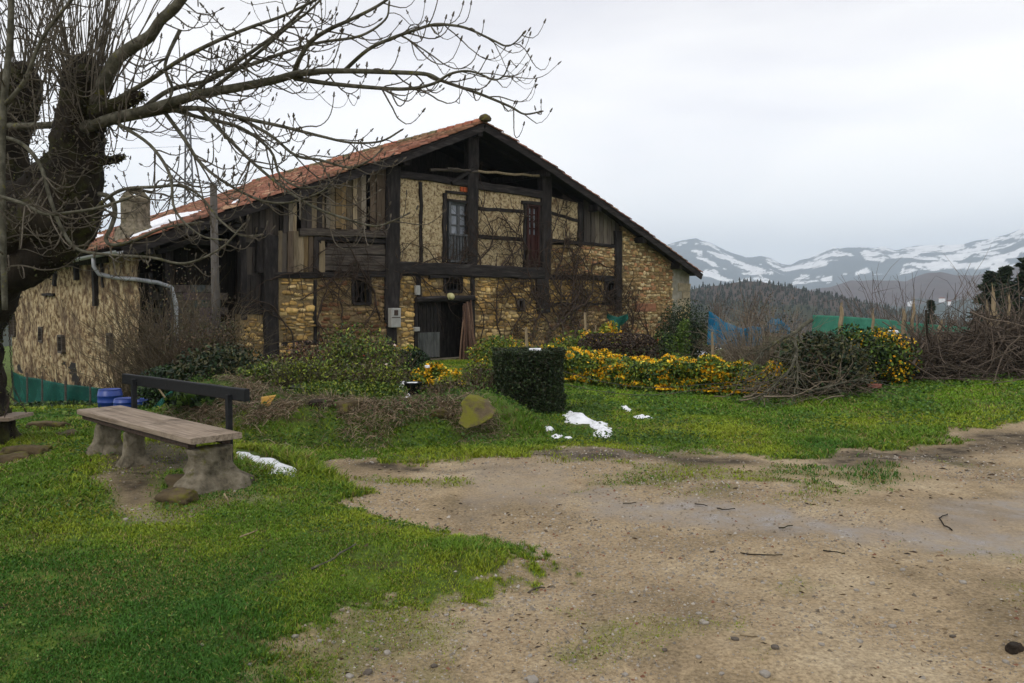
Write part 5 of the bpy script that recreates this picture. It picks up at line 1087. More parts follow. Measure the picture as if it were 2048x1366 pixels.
# behind it: plants along the front of the house
bush('flowering_shrub', 'yellow flowering bush by the wooden stake right of the door', 'flowering shrub', 1160, 735, 19.0, 58, 66, 2600, .028, G_YEL+G_MID, 50, 760, .024, YEL, k=40)
bush('flowering_shrub', 'small bright yellow bush under the teal cloth', 'flowering shrub', 1222, 725, 19.4, 28, 72, 900, .028, G_YEL, 30, 620, .024, YEL, k=20)
bush('flowering_shrub', 'yellow green ground shrub right of the barn door', 'flowering shrub', 1000, 725, 20.5, 58, 48, 3400, .026, G_YEL+G_MID, 40, 420, .022, YEL, k=50)
bush('flowering_shrub', 'mixed green and yellow bush on the slope left of the brown hedge', 'flowering shrub', 1105, 745, 17.6, 48, 52, 3000, .026, G_YEL+G_MID, 40, 650, .022, YEL, k=40)
bush('withered_hedge', 'low dark brown withered hedge in front of the right wall', 'hedge', 1235, 728, 18.0, 78, 60, 9000, .02, [(.04, .024, .016), (.06, .036, .022), (.025, .016, .011)], 90, box=True, depth=.5, k=150, scol=(.06, .035, .025))
bush('climbing_tangle', 'bare twiggy growth against the wall below the barred window on the right', 'climber', 1130, 715, 25.0, 90, 95, 700, .03, BRN+OLV, 150, wild=.36, scol=(.1, .075, .05), depth=.5, sr=.01)
bush('broom_shrub', 'dark feathery broom bush at the right corner of the house', 'shrub', 1375, 705, 22.5, 52, 95, 9000, .022, G_DARK+[(.04, .05, .018)], 110, k=90, scol=(.035, .04, .016))
bush('conifer_shrub', 'small light green conifer standing before the house corner', 'shrub', 1368, 715, 19.5, 18, 68, 2200, .02, G_YEL[2:]+G_MID, 16, k=24, sig=.2)
bush('leafy_shrub', 'low green plant with red berries by the right house corner', 'shrub', 1330, 712, 20.0, 26, 44, 1500, .024, G_MID+G_DARK, 20, 10, .03, [(.5, .05, .03)], k=24)
bush('twiggy_plant', 'dead stalks left of the stake on the lawn behind the hedge', 'plant', 1290, 720, 18.6, 26, 40, 120, .02, BRN, 50, scol=(.1, .07, .045))
# right side: twiggy shrub, branch heap, brush pile
bush('bare_shrub', 'pale leafless shrub in front of the blue nets', 'shrub', 1520, 760, 16.6, 84, 165, 900, .016, OLV+BRN, 420, wild=.24, scol=(.19, .155, .115), depth=.9, sr=.008)
bush('bare_shrub', 'grey brown thicket of fine twigs hiding the foot of the blue nets', 'shrub', 1475, 745, 17.6, 62, 95, 500, .016, OLV+BRN, 260, wild=.26, scol=(.14, .11, .085), depth=.6, sr=.007)
bush('ivy_mound', 'dark ivy mound under the fallen branches at the hedge end', 'shrub', 1640, 800, 13.6, 78, 125, 8000, .028, G_DARK+OLV, 60, k=90, depth=.7)
bush('ivy_mound', 'green leafy heap left of the yellow flowers on the brush pile', 'shrub', 1700, 775, 14.4, 50, 115, 3800, .026, G_MID+G_DARK, 50, k=50, depth=.6)
bush('flowering_shrub', 'tall loose yellow green shrub between the rose bush and the barn door', 'flowering shrub', 805, 790, 15.2, 42, 95, 2000, .022, G_YEL, 60, 260, .02, YEL, k=44, sig=.22, shell=.2)
bush('leafy_shrub', 'spindly yellow green shrub at the foot of the left dark post', 'shrub', 560, 790, 15.4, 50, 78, 1700, .021, G_YEL+OLV, 70, k=44, sig=.24, shell=.2)
bush('flowering_shrub', 'yellow flowering bush in front of the brush pile', 'flowering shrub', 1752, 770, 14.3, 68, 105, 4400, .027, G_MID+G_YEL[2:]+G_DARK, 60, 1300, .024, YEL, k=70, depth=.6)
bush('dead_bracken', 'reddish dead bracken on top of the heap under the green net', 'plant', 1705, 720, 16.6, 52, 40, 1800, .035, [(.13, .05, .03), (.2, .085, .05), (.08, .035, .02)], 60, k=40, depth=.5)
def heap(name, label, cat, px0, px1, pyb, hpx, Y, n, r, col, L=(.5, 2.2), thick=.9, flat=.35, group=None, dirx=0):
    A_, B_ = at(px0, pyb, Y), at(px1, pyb, Y); c = (A_+B_)/2; g = Hs(c.x, c.y); W = (B_.x-A_.x)/2; Ht = hpx*Y/FPX+(c.z-g); o = empty(name, (c.x, c.y, g), 0, label, cat, group)
    m = MB()
    for i in range(n):
        u = random.uniform(-1, 1); v = random.gauss(0, .45); top = Ht*math.sqrt(max(.12, 1-abs(u)**3))*(.75+.25*math.sin(u*5+1))*max(.3, 1-abs(v)*.5); z = random.random()**.7*top
        p = Vector((u*W, v*thick, z)); a = random.uniform(0, 6.28); d = Vector((math.cos(a)+dirx, math.sin(a)*.6, random.gauss(0, flat))).normalized(); l = random.uniform(*L)*random.random()**.4; s = 6; p -= d*l*.5; P = [p]
        t_ = random.uniform(.45, 1.5); m.col = tuple(x*t_ for x in col); w_ = Vector([random.gauss(0, .16) for _ in range(3)])
        for j in range(s): d = (d+w_+Vector([random.gauss(0, .13) for _ in range(3)])).normalized(); P.append(P[-1]+d*l/s)
        for q in P: q.z = max(q.z, .01)
        rr = r*random.lognormvariate(0, .5); m.tube(P, [rr*(1-.7*j/s) for j in range(s+1)], 4, False)
    m.build('branches', 'twig_attr', o); return o
heap('brush_pile', 'long dark pile of cut brushwood along the right edge of the lawn', 'brush pile', 1800, 2180, 748, 112, 14.6, 2600, .0085, (.10, .078, .06), thick=.8, flat=.5)
heap('brush_pile', 'second heap of fine brushwood behind the yellow bush, under the green net', 'brush pile', 1740, 1960, 735, 66, 16.4, 700, .007, (.10, .075, .06))
heap('brush_pile', 'lower tangle of thin branches spilling onto the lawn before the ivy mound', 'brush pile', 1500, 1740, 800, 100, 13.0, 230, .0065, (.15, .12, .085), L=(.5, 1.7), thick=.55, flat=.3)
lb = MB(); c0 = at(1600, 790, 12.8)
for pts, r0, r1 in [([(1622, 640, 13.2), (1590, 664, 13.0), (1560, 680, 12.9), (1530, 700, 12.9), (1505, 730, 12.9)], .035, .012), ([(1590, 675, 13), (1592, 710, 12.8), (1575, 745, 12.7), (1550, 770, 12.6), (1530, 790, 12.5)], .03, .008),
        ([(1592, 700, 12.9), (1594, 740, 12.7), (1590, 790, 12.5), (1575, 815, 12.4)], .02, .006), ([(1610, 785, 12.6), (1650, 775, 12.5), (1700, 762, 12.6), (1745, 760, 12.9)], .022, .006), ([(1655, 672, 13.6), (1690, 688, 13.5), (1715, 705, 13.4)], .022, .01)]:
    P, S = smooth_poly([at(*p)-c0 for p in pts], list(np.linspace(r0, r1, len(pts))), 5); lb.tube([p+Vector([random.gauss(0, .008) for _ in range(3)]) for p in P], S, 7)
    for i in range(3, len(P)-1):
        for _ in range(2):
            d = (P[i]-P[i-1]).normalized()+Vector([random.gauss(0, .5) for _ in range(3)]); Q = [P[i]]
            for j in range(5): d = (d+Vector((random.gauss(0, .2), random.gauss(0, .2), random.gauss(-.08, .2)))).normalized(); Q.append(Q[-1]+d*random.uniform(.06, .14))
            lb.tube(Q, [.007, .006, .005, .004, .003, .002], 4, False)
o = lb.build('fallen_branch', 'branch'); o.location = c0; tag(o, 'large pale forked dead branch leaning over the dark ivy mound', 'branch')
# saplings and stalks behind the heaps
for i, (px, pyb, hp, Y, lab) in enumerate([(1790, 640, 110, 32, 'thin bare sapling cluster, left of the tall broken stalks'), (1825, 640, 130, 34, 'tallest thin bare sapling above the green net'), (1600, 660, 75, 36, 'low bare grey tree behind the blue net'), (1500, 660, 90, 38, 'bare purple brown tree left of the blue net'), (1690, 640, 60, 40, 'bare round tree top behind the green net'), (1930, 650, 75, 30, 'bare arching sapling left of the dark conifers'), (2030, 640, 120, 28, 'bare tree at the right edge before the conifers'), (1440, 665, 80, 42, 'small bare tree right of the house corner')]):
    s = Y/FPX; b = at(px, pyb, Y); g = Hs(b.x, b.y); h = b.z+hp*s-g; o = empty('bare_sapling', (b.x, b.y, g), 0, lab, 'tree'); twiggy(o, Vector((b.x, b.y, g)), (b.x, b.y, g), h*.32, h*.3, h, 26, .022, wild=.14, col=(.11, .085, .07), name='branches', sub=.95, L=(.6, 1.0))
for i, (px, pyt, pyb, w_) in enumerate([(1264, 654, 700, 9), (1983, 570, 665, 9), (1793, 650, 690, 5), (1680, 605, 665, 9), (1745, 620, 670, 6), (1823, 598, 662, 6), (1806, 615, 665, 8), (1878, 640, 662, 8), (1973, 600, 665, 5), (2016, 585, 650, 5), (1990, 625, 665, 14)]):
    if i == 0: continue
    Y = 15.4 if i > 2 else 16.0; s = Y/FPX; b = at(px, pyb, Y); t = at(px+random.uniform(-6, 6), pyt, Y); m = MB(); g = Hs(b.x, b.y); r0 = w_*s*.5; ln = t-b
    m.tube([Vector((0, 0, 0)), b+ln*.3-Vector((b.x, b.y, g)), b+ln*.6-Vector((b.x, b.y, g))+Vector((.02, 0, 0)), b+ln*.85-Vector((b.x, b.y, g))], [r0, r0, r0*.9, r0*.7], 6, True)
    for q in range(4): p = b+ln*.8-Vector((b.x, b.y, g))+Vector((random.uniform(-1, 1)*r0*.6, 0, 0)); m.tube([p, p+Vector((random.uniform(-.03, .03), 0, ln.z*random.uniform(.12, .3)))], [r0*.35, .002], 3)
    o = m.build('broken_stalk', 'pale_wood'); o.location = (b.x, b.y, g)
    tag(o, ['', 'tall pale splintered stalk standing at the right of the brush pile', 'thin pale stake left of the saplings', 'pale splintered stalk in the middle of the green net', 'bent pale stalk right of the net middle', 'straight tall pale stalk below the tallest sapling', 'thick pale stalk next to the straight tall one', 'short leaning pale stalk at the right end of the net', 'thin pale stalk just left of the tallest splintered one', 'leaning thin stalk near the right edge', 'short broad splintered stump among the brushwood'][i], 'stalk', 'broken stalks behind the brush pile')
# conifers on the right and behind
def conifer(px, pyt, pyb, Y, wpx, label, group='conifers beyond the garden', n=14000, name='conifer'):
    s = Y/FPX; b = at(px, pyb, Y); g = Hs(b.x, b.y); h = b.z+(pyb-pyt)*s-g; w = wpx*s; o = empty(name, (b.x, b.y, g), 0, label, 'tree', group)
    m = MB(); m.tube([(0, 0, -.1), (0, 0, h*.5), (0, 0, h*.97)], [h*.018, h*.012, .01], 6); m.build('trunk', 'bark', o)
    lev = int(h*4.2)+8; Ps = []; Ds = []
    m = MB(); m.col = (.03, .03, .018)
    for i in range(lev):
        t = .12+.86*i/lev; rad = w*(1-t)**.85*random.uniform(.5, 1.2)+.06
        for q in range(random.randint(4, 7)):
            a = random.uniform(0, 6.28); L_ = rad*random.uniform(.7, 1.1); z = t*h+random.uniform(-.1, .1); d = np.array([math.cos(a), math.sin(a), .12]); k = max(4, int(n*1.5/lev/5.5)); u = RNG.random(k)**.8
            Ps.append(np.array([0, 0, z])+d*u[:, None]*L_+RNG.normal(0, .10*rad+.03, (k, 3))*np.array([1, 1, .7])+np.array([0, 0, -1])*(u[:, None]**2)*L_*.12); Ds.append(np.tile(d, (k, 1)))
            m.tube([(0, 0, z), (d[0]*L_, d[1]*L_, z+.05*L_)], [.02, .006], 3, False)
    P = np.vstack(Ps); D_ = np.vstack(Ds); V, F, CC = leaves(P, .0011*Y*1.7*RNG.uniform(.6, 1.3, len(P))+.012, pick([(.012, .026, .012), (.02, .036, .015), (.028, .042, .016)], len(P)), 1.0, 1.8, D_); link('crown', npmesh('crown', V, F, CC), 'foliage', o); m.build('limbs', 'twig_attr', o)
conifer(1978, 535, 660, 46, 100, 'dark pointed conifer, left one at the right edge of the view'); conifer(2006, 526, 660, 48, 110, 'tall slim conifer behind the pale splintered stalk'); conifer(2050, 505, 660, 40, 130, 'broad dark conifer cut by the right edge of the photo', n=9000); conifer(1861, 592, 650, 60, 34, 'small dark cypress far behind the brush pile', None, 2600, 'cypress')
# the bank of dry grass with its stones
def dry_bank():
    n = 17000; t = RNG.random(n); seg = np.diff(BANK, axis=0); Ls = np.hypot(seg[:, 0], seg[:, 1]); cu = np.concatenate([[0], np.cumsum(Ls)])/Ls.sum(); i = np.clip(np.searchsorted(cu, t)-1, 0, len(seg)-1); f = (t-cu[i])/(cu[i+1]-cu[i]); B = BANK[i]+seg[i]*f[:, None]
    nr = np.stack([seg[i][:, 1], -seg[i][:, 0]], 1)/Ls[i][:, None]; off = RNG.normal(.2, .4, n); x = B[:, 0]+nr[:, 0]*off; y = B[:, 1]+nr[:, 1]*off
    ext = RNG.random(n) < .12; x = np.where(ext, RNG.uniform(-4.2, -2.8, n), x); y = np.where(ext, RNG.uniform(9.0, 10.6, n), y)
    cl = fbm(xy3(x, y), 2.6, 301, 3) > .46; x, y = x[cl], y[cl]; n = len(x); z = H(x, y)+RNG.uniform(0, .05, n)
    C = pick([(.22, .145, .085), (.33, .24, .15), (.14, .09, .055), (.40, .31, .2), (.09, .10, .03)], n, .55, 1.15); a = RNG.uniform(0, 6.28, n); L_ = RNG.uniform(.06, .22, n)
    P0 = np.stack([x, y, z], 1); d = np.stack([np.cos(a), np.sin(a)-.9, RNG.uniform(-.6, .5, n)], 1); d /= np.linalg.norm(d, axis=1)[:, None]; P1 = P0+d*L_[:, None]*.5+np.array([0, 0, .025]); P2 = P0+d*L_[:, None]+np.array([0, 0, -.01]); s = np.cross(d, RNG.normal(0, 1, (n, 3))); s /= np.linalg.norm(s, axis=1)[:, None]; s *= .0028
    V = np.stack([P0-s, P0+s, P1+s, P1-s, P2+s*.4, P2-s*.4], 1).reshape(-1, 3); k = np.arange(n)[:, None]*6; F = np.concatenate([k+np.array([[0, 1, 2, 3]]), k+np.array([[3, 2, 4, 5]])]); tag(link('dry_grass', npmesh('dry_grass', V, F, np.repeat(C, 6, 0)), 'foliage'), 'matted brown dead grass hanging over the garden bank', 'dry grass', kind='stuff')
    # low green weeds at the bank foot and inside the garden
    n = 46000; x = RNG.uniform(-4.6, 2.2, n); y = RNG.uniform(8.9, 14, n); f = fbm(xy3(x, y), 1.8, 311, 3); k = (f > .47) & snowfree(x, y) & ((pdist(BANK, x, y, False) > .25) | (RNG.random(n) < .6)); x, y = x[k], y[k]; n = len(x); P = np.stack([x, y, H(x, y)+RNG.random(n)**2*.12], 1); V, F, CC = leaves(P, .013*RNG.uniform(.6, 1.3, n), pick(G_MID+[(.07, .15, .02), (.08, .15, .03)], n), .6); tag(link('weeds', npmesh('weeds', V, F, CC), 'foliage'), 'low green weeds and nettles at the foot of the bank', 'weeds', kind='stuff')
    # ranker grass and weeds on the lawn in front of the heaps
    n = 60000; x = RNG.uniform(1.5, 13, n); y = RNG.uniform(11, 19, n); f = fbm(xy3(x, y), 1.2, 321, 4); g, m, wt = masks(x, y); k = (f > .5) & (g > .7) & snowfree(x, y); x, y = x[k], y[k]; n = len(x); P = np.stack([x, y, H(x, y)+RNG.random(n)**2*.11], 1); V, F, CC = leaves(P, .019*RNG.uniform(.6, 1.3, n), pick([(.05, .12, .018), (.08, .17, .02), (.12, .2, .03)], n), .6); tag(link('weeds', npmesh('weeds', V, F, CC), 'foliage'), 'rank green weeds on the lawn below the brush pile', 'weeds', kind='stuff')
dry_bank()
for i, (px, py, z, s, lab) in enumerate([(575, 812, .34, .2, 'round earthy stone on the bank top, left end'), (650, 805, .38, .22, 'dark earthy stone on the bank top below the roses'), (700, 808, .38, .26, 'large grey earthy stone on the bank top'), (885, 812, .38, .18, 'brown stone on the bank near the mossy slab'), (760, 835, .2, .15, 'small stone sunk in the dry grass of the bank')]):
    p = onz(px, py, z); tag(icorock('bank_stone', 'dung' if i in (1, 4) else 'moss_stone', (p.x, p.y, Hs(p.x, p.y)-.02), (s, s*.8, s*.5), i, 80+i, None, 4, .7), lab, 'rock')
# mossy slab leaning on the bank
s_ = [(934, 794), (921, 806), (925, 824), (916, 846), (932, 858), (960, 850), (984, 836), (989, 827), (972, 806), (952, 796)]
P = [at(x, y, 9.35-(y-790)*.004) for x, y in s_]; c = sum(P, Vector())/len(P); m = MB(); k = len(P); m.add([p-c for p in P]+[p-c+Vector((.02, .14, .02)) for p in P], [tuple(range(k-1, -1, -1)), tuple(range(k, 2*k))]+[(i, (i+1) % k, (i+1) % k+k, i+k) for i in range(k)])
o = m.build('mossy_slab', 'moss_slab'); o.location = c; tag(o, 'flat pointed stone slab with bright moss leaning against the bank by the clipped hedge', 'rock')
bv = o.modifiers.new('b', 'BEVEL'); bv.width = .012; bv.segments = 2
# climbing stems on the front wall
def vines():
    m = MB(); m2 = MB()
    def grow(x, z, a, L_, r, d=0):
        P = []; n = max(3, int(L_/.12)); y = -.10
        for i in range(n+1):
            P.append(Vector((x, y, z))); a += random.gauss(0, .24); x += math.cos(a)*L_/n; z += math.sin(a)*L_/n; y = -.10-.05*random.random()
            if z < .3: a = abs(a) % math.pi
            z = min(z, RZ(x)-.5) if XL < x < XR-1 else z
        m.tube(P, [r*(1-.65*i/n) for i in range(n+1)], 5, False)
        if d < 3:
            for i in range(1, n):
                if random.random() < .34: grow(P[i].x, P[i].z, a+random.choice((-1, 1))*random.uniform(.4, 1.2), L_*random.uniform(.25, .55), r*.55, d+1)
    for (px, py, a, L_, r) in [(1060, 690, 1.7, 3.6, .05), (1092, 690, 1.5, 4.6, .07), (1150, 690, 2.1, 3.4, .04), (1170, 690, 1.9, 4.0, .05), (1292, 700, 1.55, 3.4, .045), (1300, 700, 1.75, 3.0, .03), (1130, 600, 2.4, 2.6, .04), (1040, 620, 2.6, 2.0, .04), (640, 700, 1.9, 2.6, .035), (580, 710, 1.2, 2.4, .03), (690, 700, 1.8, 2.8, .03), (760, 640, 1.9, 3.0, .035), (800, 560, 1.5, 3.2, .03), (800, 545, .5, 3, .025), (950, 530, .8, 2.6, .03), (960, 540, 1.9, 2.2, .03), (1000, 535, 1.2, 2.4, .03), (1060, 560, 1.6, 3, .04), (1110, 560, 1.3, 2.6, .04), (1180, 560, 1.9, 2, .03), (1230, 690, 1.6, 3, .035), (1330, 700, 1.6, 2, .02), (600, 600, .4, 2.2, .02), (540, 560, 0.1, 2.6, .025), (800, 548, .1, 3.4, .025), (640, 560, .15, 3.2, .02), (1250, 600, 1.2, 1.6, .02), (1000, 690, 1.7, 3.2, .035), (1020, 680, 1.3, 3, .03), (960, 690, 1.6, 2.6, .025), (1130, 690, 1.4, 3.6, .04), (1200, 690, 1.7, 3.2, .03), (1270, 690, 1.8, 3.2, .03), (1060, 560, 2.2, 2.6, .03), (900, 545, .3, 2.4, .02), (1100, 480, 1.0, 2.0, .025), (880, 540, 1.8, 2.2, .02)]:
        x, z = FP(px, py, .1); grow(x, z, a, L_, r)
    o = m.build('creeper', 'twig_attr'); me = o.data; c = np.ones((len(me.vertices), 4), np.float32); c[:, :3] = np.array([.055, .038, .028]); me.color_attributes['Col'].data.foreach_set('color', c.ravel())
    o.location = house.location; o.rotation_euler = house.rotation_euler; tag(o, 'bare dark creeper stems climbing over the front of the farmhouse', 'climber')
vines()

# ================================================================ OTHER THINGS
def world_house(x, y, z): return Matrix.Translation(house.location) @ Matrix.Rotation(HRZ, 4, 'Z') @ Vector((x, y, z))
# utility pole in front of the roof edge
p = at(432, 640, 17.2); g = Hs(p.x, p.y); t = at(431, 368, 17.2); m = MB(); m.tube([(0, 0, -.2), (0, 0, (t.z-g)*.5), (0, 0, t.z-g)], [.095, .085, .072], 12); m.col = (1, 1, 1)
o = m.build('utility_pole', 'concrete_pole', None, True); o.location = (p.x, p.y, g); tag(o, 'plain grey concrete pole rising in front of the left roof slope', 'pole')
# pylon on the hill behind
def pylon():
    Y = 150.0; s = Y/FPX; b = at(380, 470, Y); g = Hs(b.x, b.y); t = at(380, 232, Y); h = t.z-g; o = empty('lattice_pylon', (b.x, b.y, g), R(20), 'tall grey steel lattice pylon behind the roof, seen through the twigs', 'pylon')
    m = MB(); n = 26; w = lambda f: 4.6*(1-f)**1.2+.75+.5*(f < 0)
    for i in range(n):
        f0, f1 = i/n, (i+1)/n; w0, w1 = w(f0)/2, w(f1)/2
        for sx, sy in ((1, 1), (1, -1), (-1, -1), (-1, 1)):
            m.tube([(sx*w0, sy*w0, f0*h), (sx*w1, sy*w1, f1*h)], .14, 4, False); nx, ny = (sx, -sy) if sx*sy > 0 else (-sx, sy)
            m.tube([(sx*w0, sy*w0, f0*h), (nx*w1, ny*w1, f1*h)], .09, 3, False); m.tube([(nx*w0, ny*w0, f0*h), (sx*w1, sy*w1, f1*h)], .09, 3, False)
    m.build('mast', 'pylon', o)
    for f in (.70, .82, .94):
        m = MB(); z = f*h; Lr = 4.2 if f < .9 else 3
        for s_ in (-1, 1): m.tube([(0, 0, z+.7), (s_*Lr, 0, z)], .08, 4); m.tube([(0, .3, z), (s_*Lr, 0, z)], .08, 4); m.tube([(0, -.3, z), (s_*Lr, 0, z)], .08, 4)
        m.build('cross_arm', 'pylon', o)
    for f in (.70, .82, .94):
        m = MB(); z = f*h-.5; P = [Vector((-140+280*q/14., 0, z+6*((q-7)/7.)**2)) for q in range(8, 15)]
        a = Vector((b.x, b.y, g)); m.tube([Vector((-q*9., q*2., z-1+(.012*(q-8)**2-.77)*3)) for q in range(0, 17)], .035, 3); o2 = m.build('power_line', 'pylon', o)
pylon()
# big bundle of canes leaning by the barn door
bx, bz = FP(928, 712, .5); m = MB()
for i in range(34):
    x0 = bx+random.uniform(-.38, .36); y0 = -.75+random.uniform(-.2, .15); m.col = random.choice([(.12, .07, .045), (.09, .05, .033), (.16, .10, .065), (.06, .035, .025)]); x1 = FP(932, 605, .15)[0]+random.uniform(-.17, .17); zt = FP(932, 603, .15)[1]+random.uniform(-.3, .04); P = [Vector((x0+(x1-x0)*q+random.gauss(0, .012), y0+(-.22-y0)*q, -.05+(zt+.05)*q)) for q in np.linspace(0, 1, 6)]; m.tube(P, random.uniform(.016, .032), 6)
o = m.build('cane_bundle', 'twig_attr'); o.location = house.location; o.rotation_euler = house.rotation_euler; tag(o, 'tall bundle of reddish brown sticks leaning on the wall beside the barn door', 'stick bundle')
# nets
def net(name, label, top, bot, Y, mat, fold=.12, nx=48, ny=12, group=None, cat='net'):
    xs = np.array([p[0] for p in top], float); V = []
    for j in range(ny+1):
        for i in range(nx+1):
            f = i/nx; x = xs[0]+(xs[-1]-xs[0])*f; yt = np.interp(x, xs, [p[1] for p in top]); yb = np.interp(x, [p[0] for p in bot], [p[1] for p in bot]); t = j/ny
            Yq = Y if not isinstance(Y, tuple) else Y[0]+(Y[1]-Y[0])*f; q = at(x, yt+(yb-yt)*t, Yq); dd = fold*(math.sin(f*nx*.55+t*2)*.4+math.sin(f*9+1.3*t)*.6)*(.3+.7*t); V.append((q.x, q.y+dd, q.z))
    V = np.array(V); c = V.mean(0); c[2] = V[:, 2].min(); F = [(j*(nx+1)+i, (j+1)*(nx+1)+i, (j+1)*(nx+1)+i+1, j*(nx+1)+i+1) for j in range(ny) for i in range(nx)]
    o = link(name, npmesh(name, V-c, np.array(F)), mat, None, True); o.location = c; so = o.modifiers.new('t', 'SOLIDIFY'); so.thickness = .006; tag(o, label, cat, group); return o
NT = bpy.data.materials['net_green']
for mt_, al in (('net_green', .80), ('net_bright', .72), ('net_blue', .9)): M[mt_].node_tree.nodes['Principled BSDF'].inputs['Alpha'].default_value = al
net('green_net', 'dark green garden netting strung low before the streaked side wall', [(22, 742), (40, 752), (80, 758), (130, 768), (205, 777)], [(22, 800), (60, 815), (130, 828), (205, 815)], (16.0, 15.6), 'net_green', .1)
net('green_net', 'small piece of dark green netting hanging behind the bench', [(305, 815), (320, 800), (345, 778)], [(305, 832), (345, 832)], 12.5, 'net_green', .06, 12, 6)
net('green_net', 'bright green netting stretched along the garden fence on the right', [(1626, 630), (1680, 632), (1760, 638), (1850, 648), (1940, 655)], [(1628, 672), (1700, 680), (1850, 672), (1930, 664)], (17.5, 19.5), 'net_bright', .08)
net('blue_net', 'big blue net draped like a tent right of the house corner', [(1418, 622), (1424, 625), (1450, 644), (1485, 658), (1508, 652), (1524, 656)], [(1416, 690), (1460, 700), (1530, 690)], (20.5, 20.0), 'net_blue', .22)
net('blue_net', 'smaller piece of blue net behind the pale bare shrub', [(1532, 650), (1545, 636), (1560, 638), (1580, 655)], [(1532, 665), (1580, 668)], 19.0, 'net_blue', .12, 16, 6)
net('teal_cloth', 'dark teal cloth hanging on sticks below the right barred window', [(1214, 628), (1235, 634), (1256, 628)], [(1214, 636), (1228, 650), (1236, 664), (1244, 652), (1256, 638)], 22.5, 'net_green', .08, 14, 8, None, 'cloth')
def post(px, pyt, pyb, Y, w, label, mat='pale_wood', lean=0, group=None, name='wooden_stake', cat='stake'):
    s = Y/FPX; b = at(px, pyb, Y); t = at(px+lean, pyt, Y); g = Hs(b.x, b.y); m = MB(); m.tube([(0, 0, -.05), ((t.x-b.x)*.5+.006, 0, (t.z-g)*.5), (t.x-b.x, 0, t.z-g)], [w*s/2, w*s/2, w*s*.42], 6, wob=.12); o = m.build(name, mat); o.location = (b.x, b.y, g); return tag(o, label, cat, group)
post(1427, 664, 735, 15.6, 6, 'grey wooden stake standing in the lawn behind the yellow hedge', lean=-3); post(1056, 655, 700, 17.5, 7, 'pale stake leaning among yellow plants near the barn door', lean=-4); post(1172, 625, 690, 19.2, 6, 'pale stake in front of the right wall, near the yellow bush', lean=-2)
post(1180, 650, 690, 19.0, 3, 'thin leaning prop beside the pale stake', lean=12); post(54, 745, 815, 15.7, 3, 'thin stake holding the green netting, left one', 'plank_grey'); post(84, 752, 820, 15.6, 3, 'thin stake holding the green netting, second from left', 'plank_grey'); post(131, 762, 822, 15.5, 4, 'thin stake holding the green netting, third from left', 'plank_grey'); post(180, 768, 815, 15.4, 3.5, 'thin stake holding the green netting, beside the barrels', 'plank_grey')
post(345, 772, 822, 11.6, 4, 'slanting bare pole behind the bench back', 'pale_wood', lean=-32, name='leaning_pole', cat='pole'); post(385, 790, 830, 10.6, 2.5, 'thin dry stalk leaning behind the bench seat', 'pale_wood', lean=14, name='dry_stalk', cat='stalk')
# blue barrels
def barrel(px, pyt, pyb, Y, w, label):
    s = Y/FPX; b = at(px, pyb, Y); g = Hs(b.x, b.y); h = at(px, pyt, Y).z-g; r = w*s/2; o = empty('blue_barrel', (b.x, b.y, g), 0, label, 'barrel', 'blue plastic barrels by the side wall')
    m = MB(); m.lathe([(r*.86, 0), (r*.95, h*.05), (r, h*.3), (r*1.04, h*.33), (r, h*.36), (r, h*.63), (r*1.04, h*.66), (r, h*.69), (r*.93, h*.93), (r*.82, h*.97)], (0, 0, 0), 24); bo = m.build('body', 'barrel', o, True)
    m = MB(); m.lathe([(r*.84, h*.955), (r*.9, h*.96), (r*.9, h*.995), (r*.80, h*1.0), (r*.78, h*.985)], (0, 0, 0), 24); m.build('lid_rim', 'barrel', o, True)
barrel(221, 778, 828, 14.6, 46, 'blue plastic barrel behind the bench, larger left one'); barrel(250, 796, 830, 13.8, 42, 'lighter blue barrel just behind the seat end, in front of the others'); barrel(281, 797, 826, 14.4, 30, 'dark blue barrel partly hidden behind the bench rail')
# yellow piece of plastic on the bank
m = MB(); P = [at(*q) for q in [(522, 796, 9.9), (551, 792, 9.9), (543, 803, 9.85), (540, 812, 9.8), (526, 817, 9.8), (521, 808, 9.85)]]; c = sum(P, Vector())/6; k = 6; m.add([p-c for p in P]+[p-c+Vector((0, .03, .012)) for p in P], [tuple(range(k-1, -1, -1)), tuple(range(k, 2*k))]+[(i, (i+1) % k, (i+1) % k+k, i+k) for i in range(k)]); o = m.build('yellow_scoop', 'yellow_plastic'); o.location = c; tag(o, 'orange yellow plastic shovel blade stuck on the bank behind the bench', 'scoop')
post(560, 790, 806, 9.95, 3, 'short brown root end beside the yellow scoop', 'pale_wood', lean=22, name='root_end', cat='root')
def tub(px, py, Y, r, h, mat, name, label, cat, dx=0):
    b = at(px, py, Y); g = Hs(b.x, b.y); m = MB(); m.lathe([(r*.8, 0), (r, h*.9), (r*1.06, h*.92), (r*1.06, h), (r*.95, h), (r*.9, h*.75)], (0, 0, 0), 18); o = m.build(name, mat, None, True); o.location = (b.x, b.y, max(g, b.z-h*.5)); return tag(o, label, cat)
tub(613, 784, 12.0, .24, .16, 'sheet_metal', 'metal_basin', 'dull metal basin lying in the weeds left of the roses', 'basin'); tub(826, 778, 11.8, .13, .2, 'bench_dark', 'plant_pot', 'black plant pot capped with snow beside the yellow shrub', 'pot')
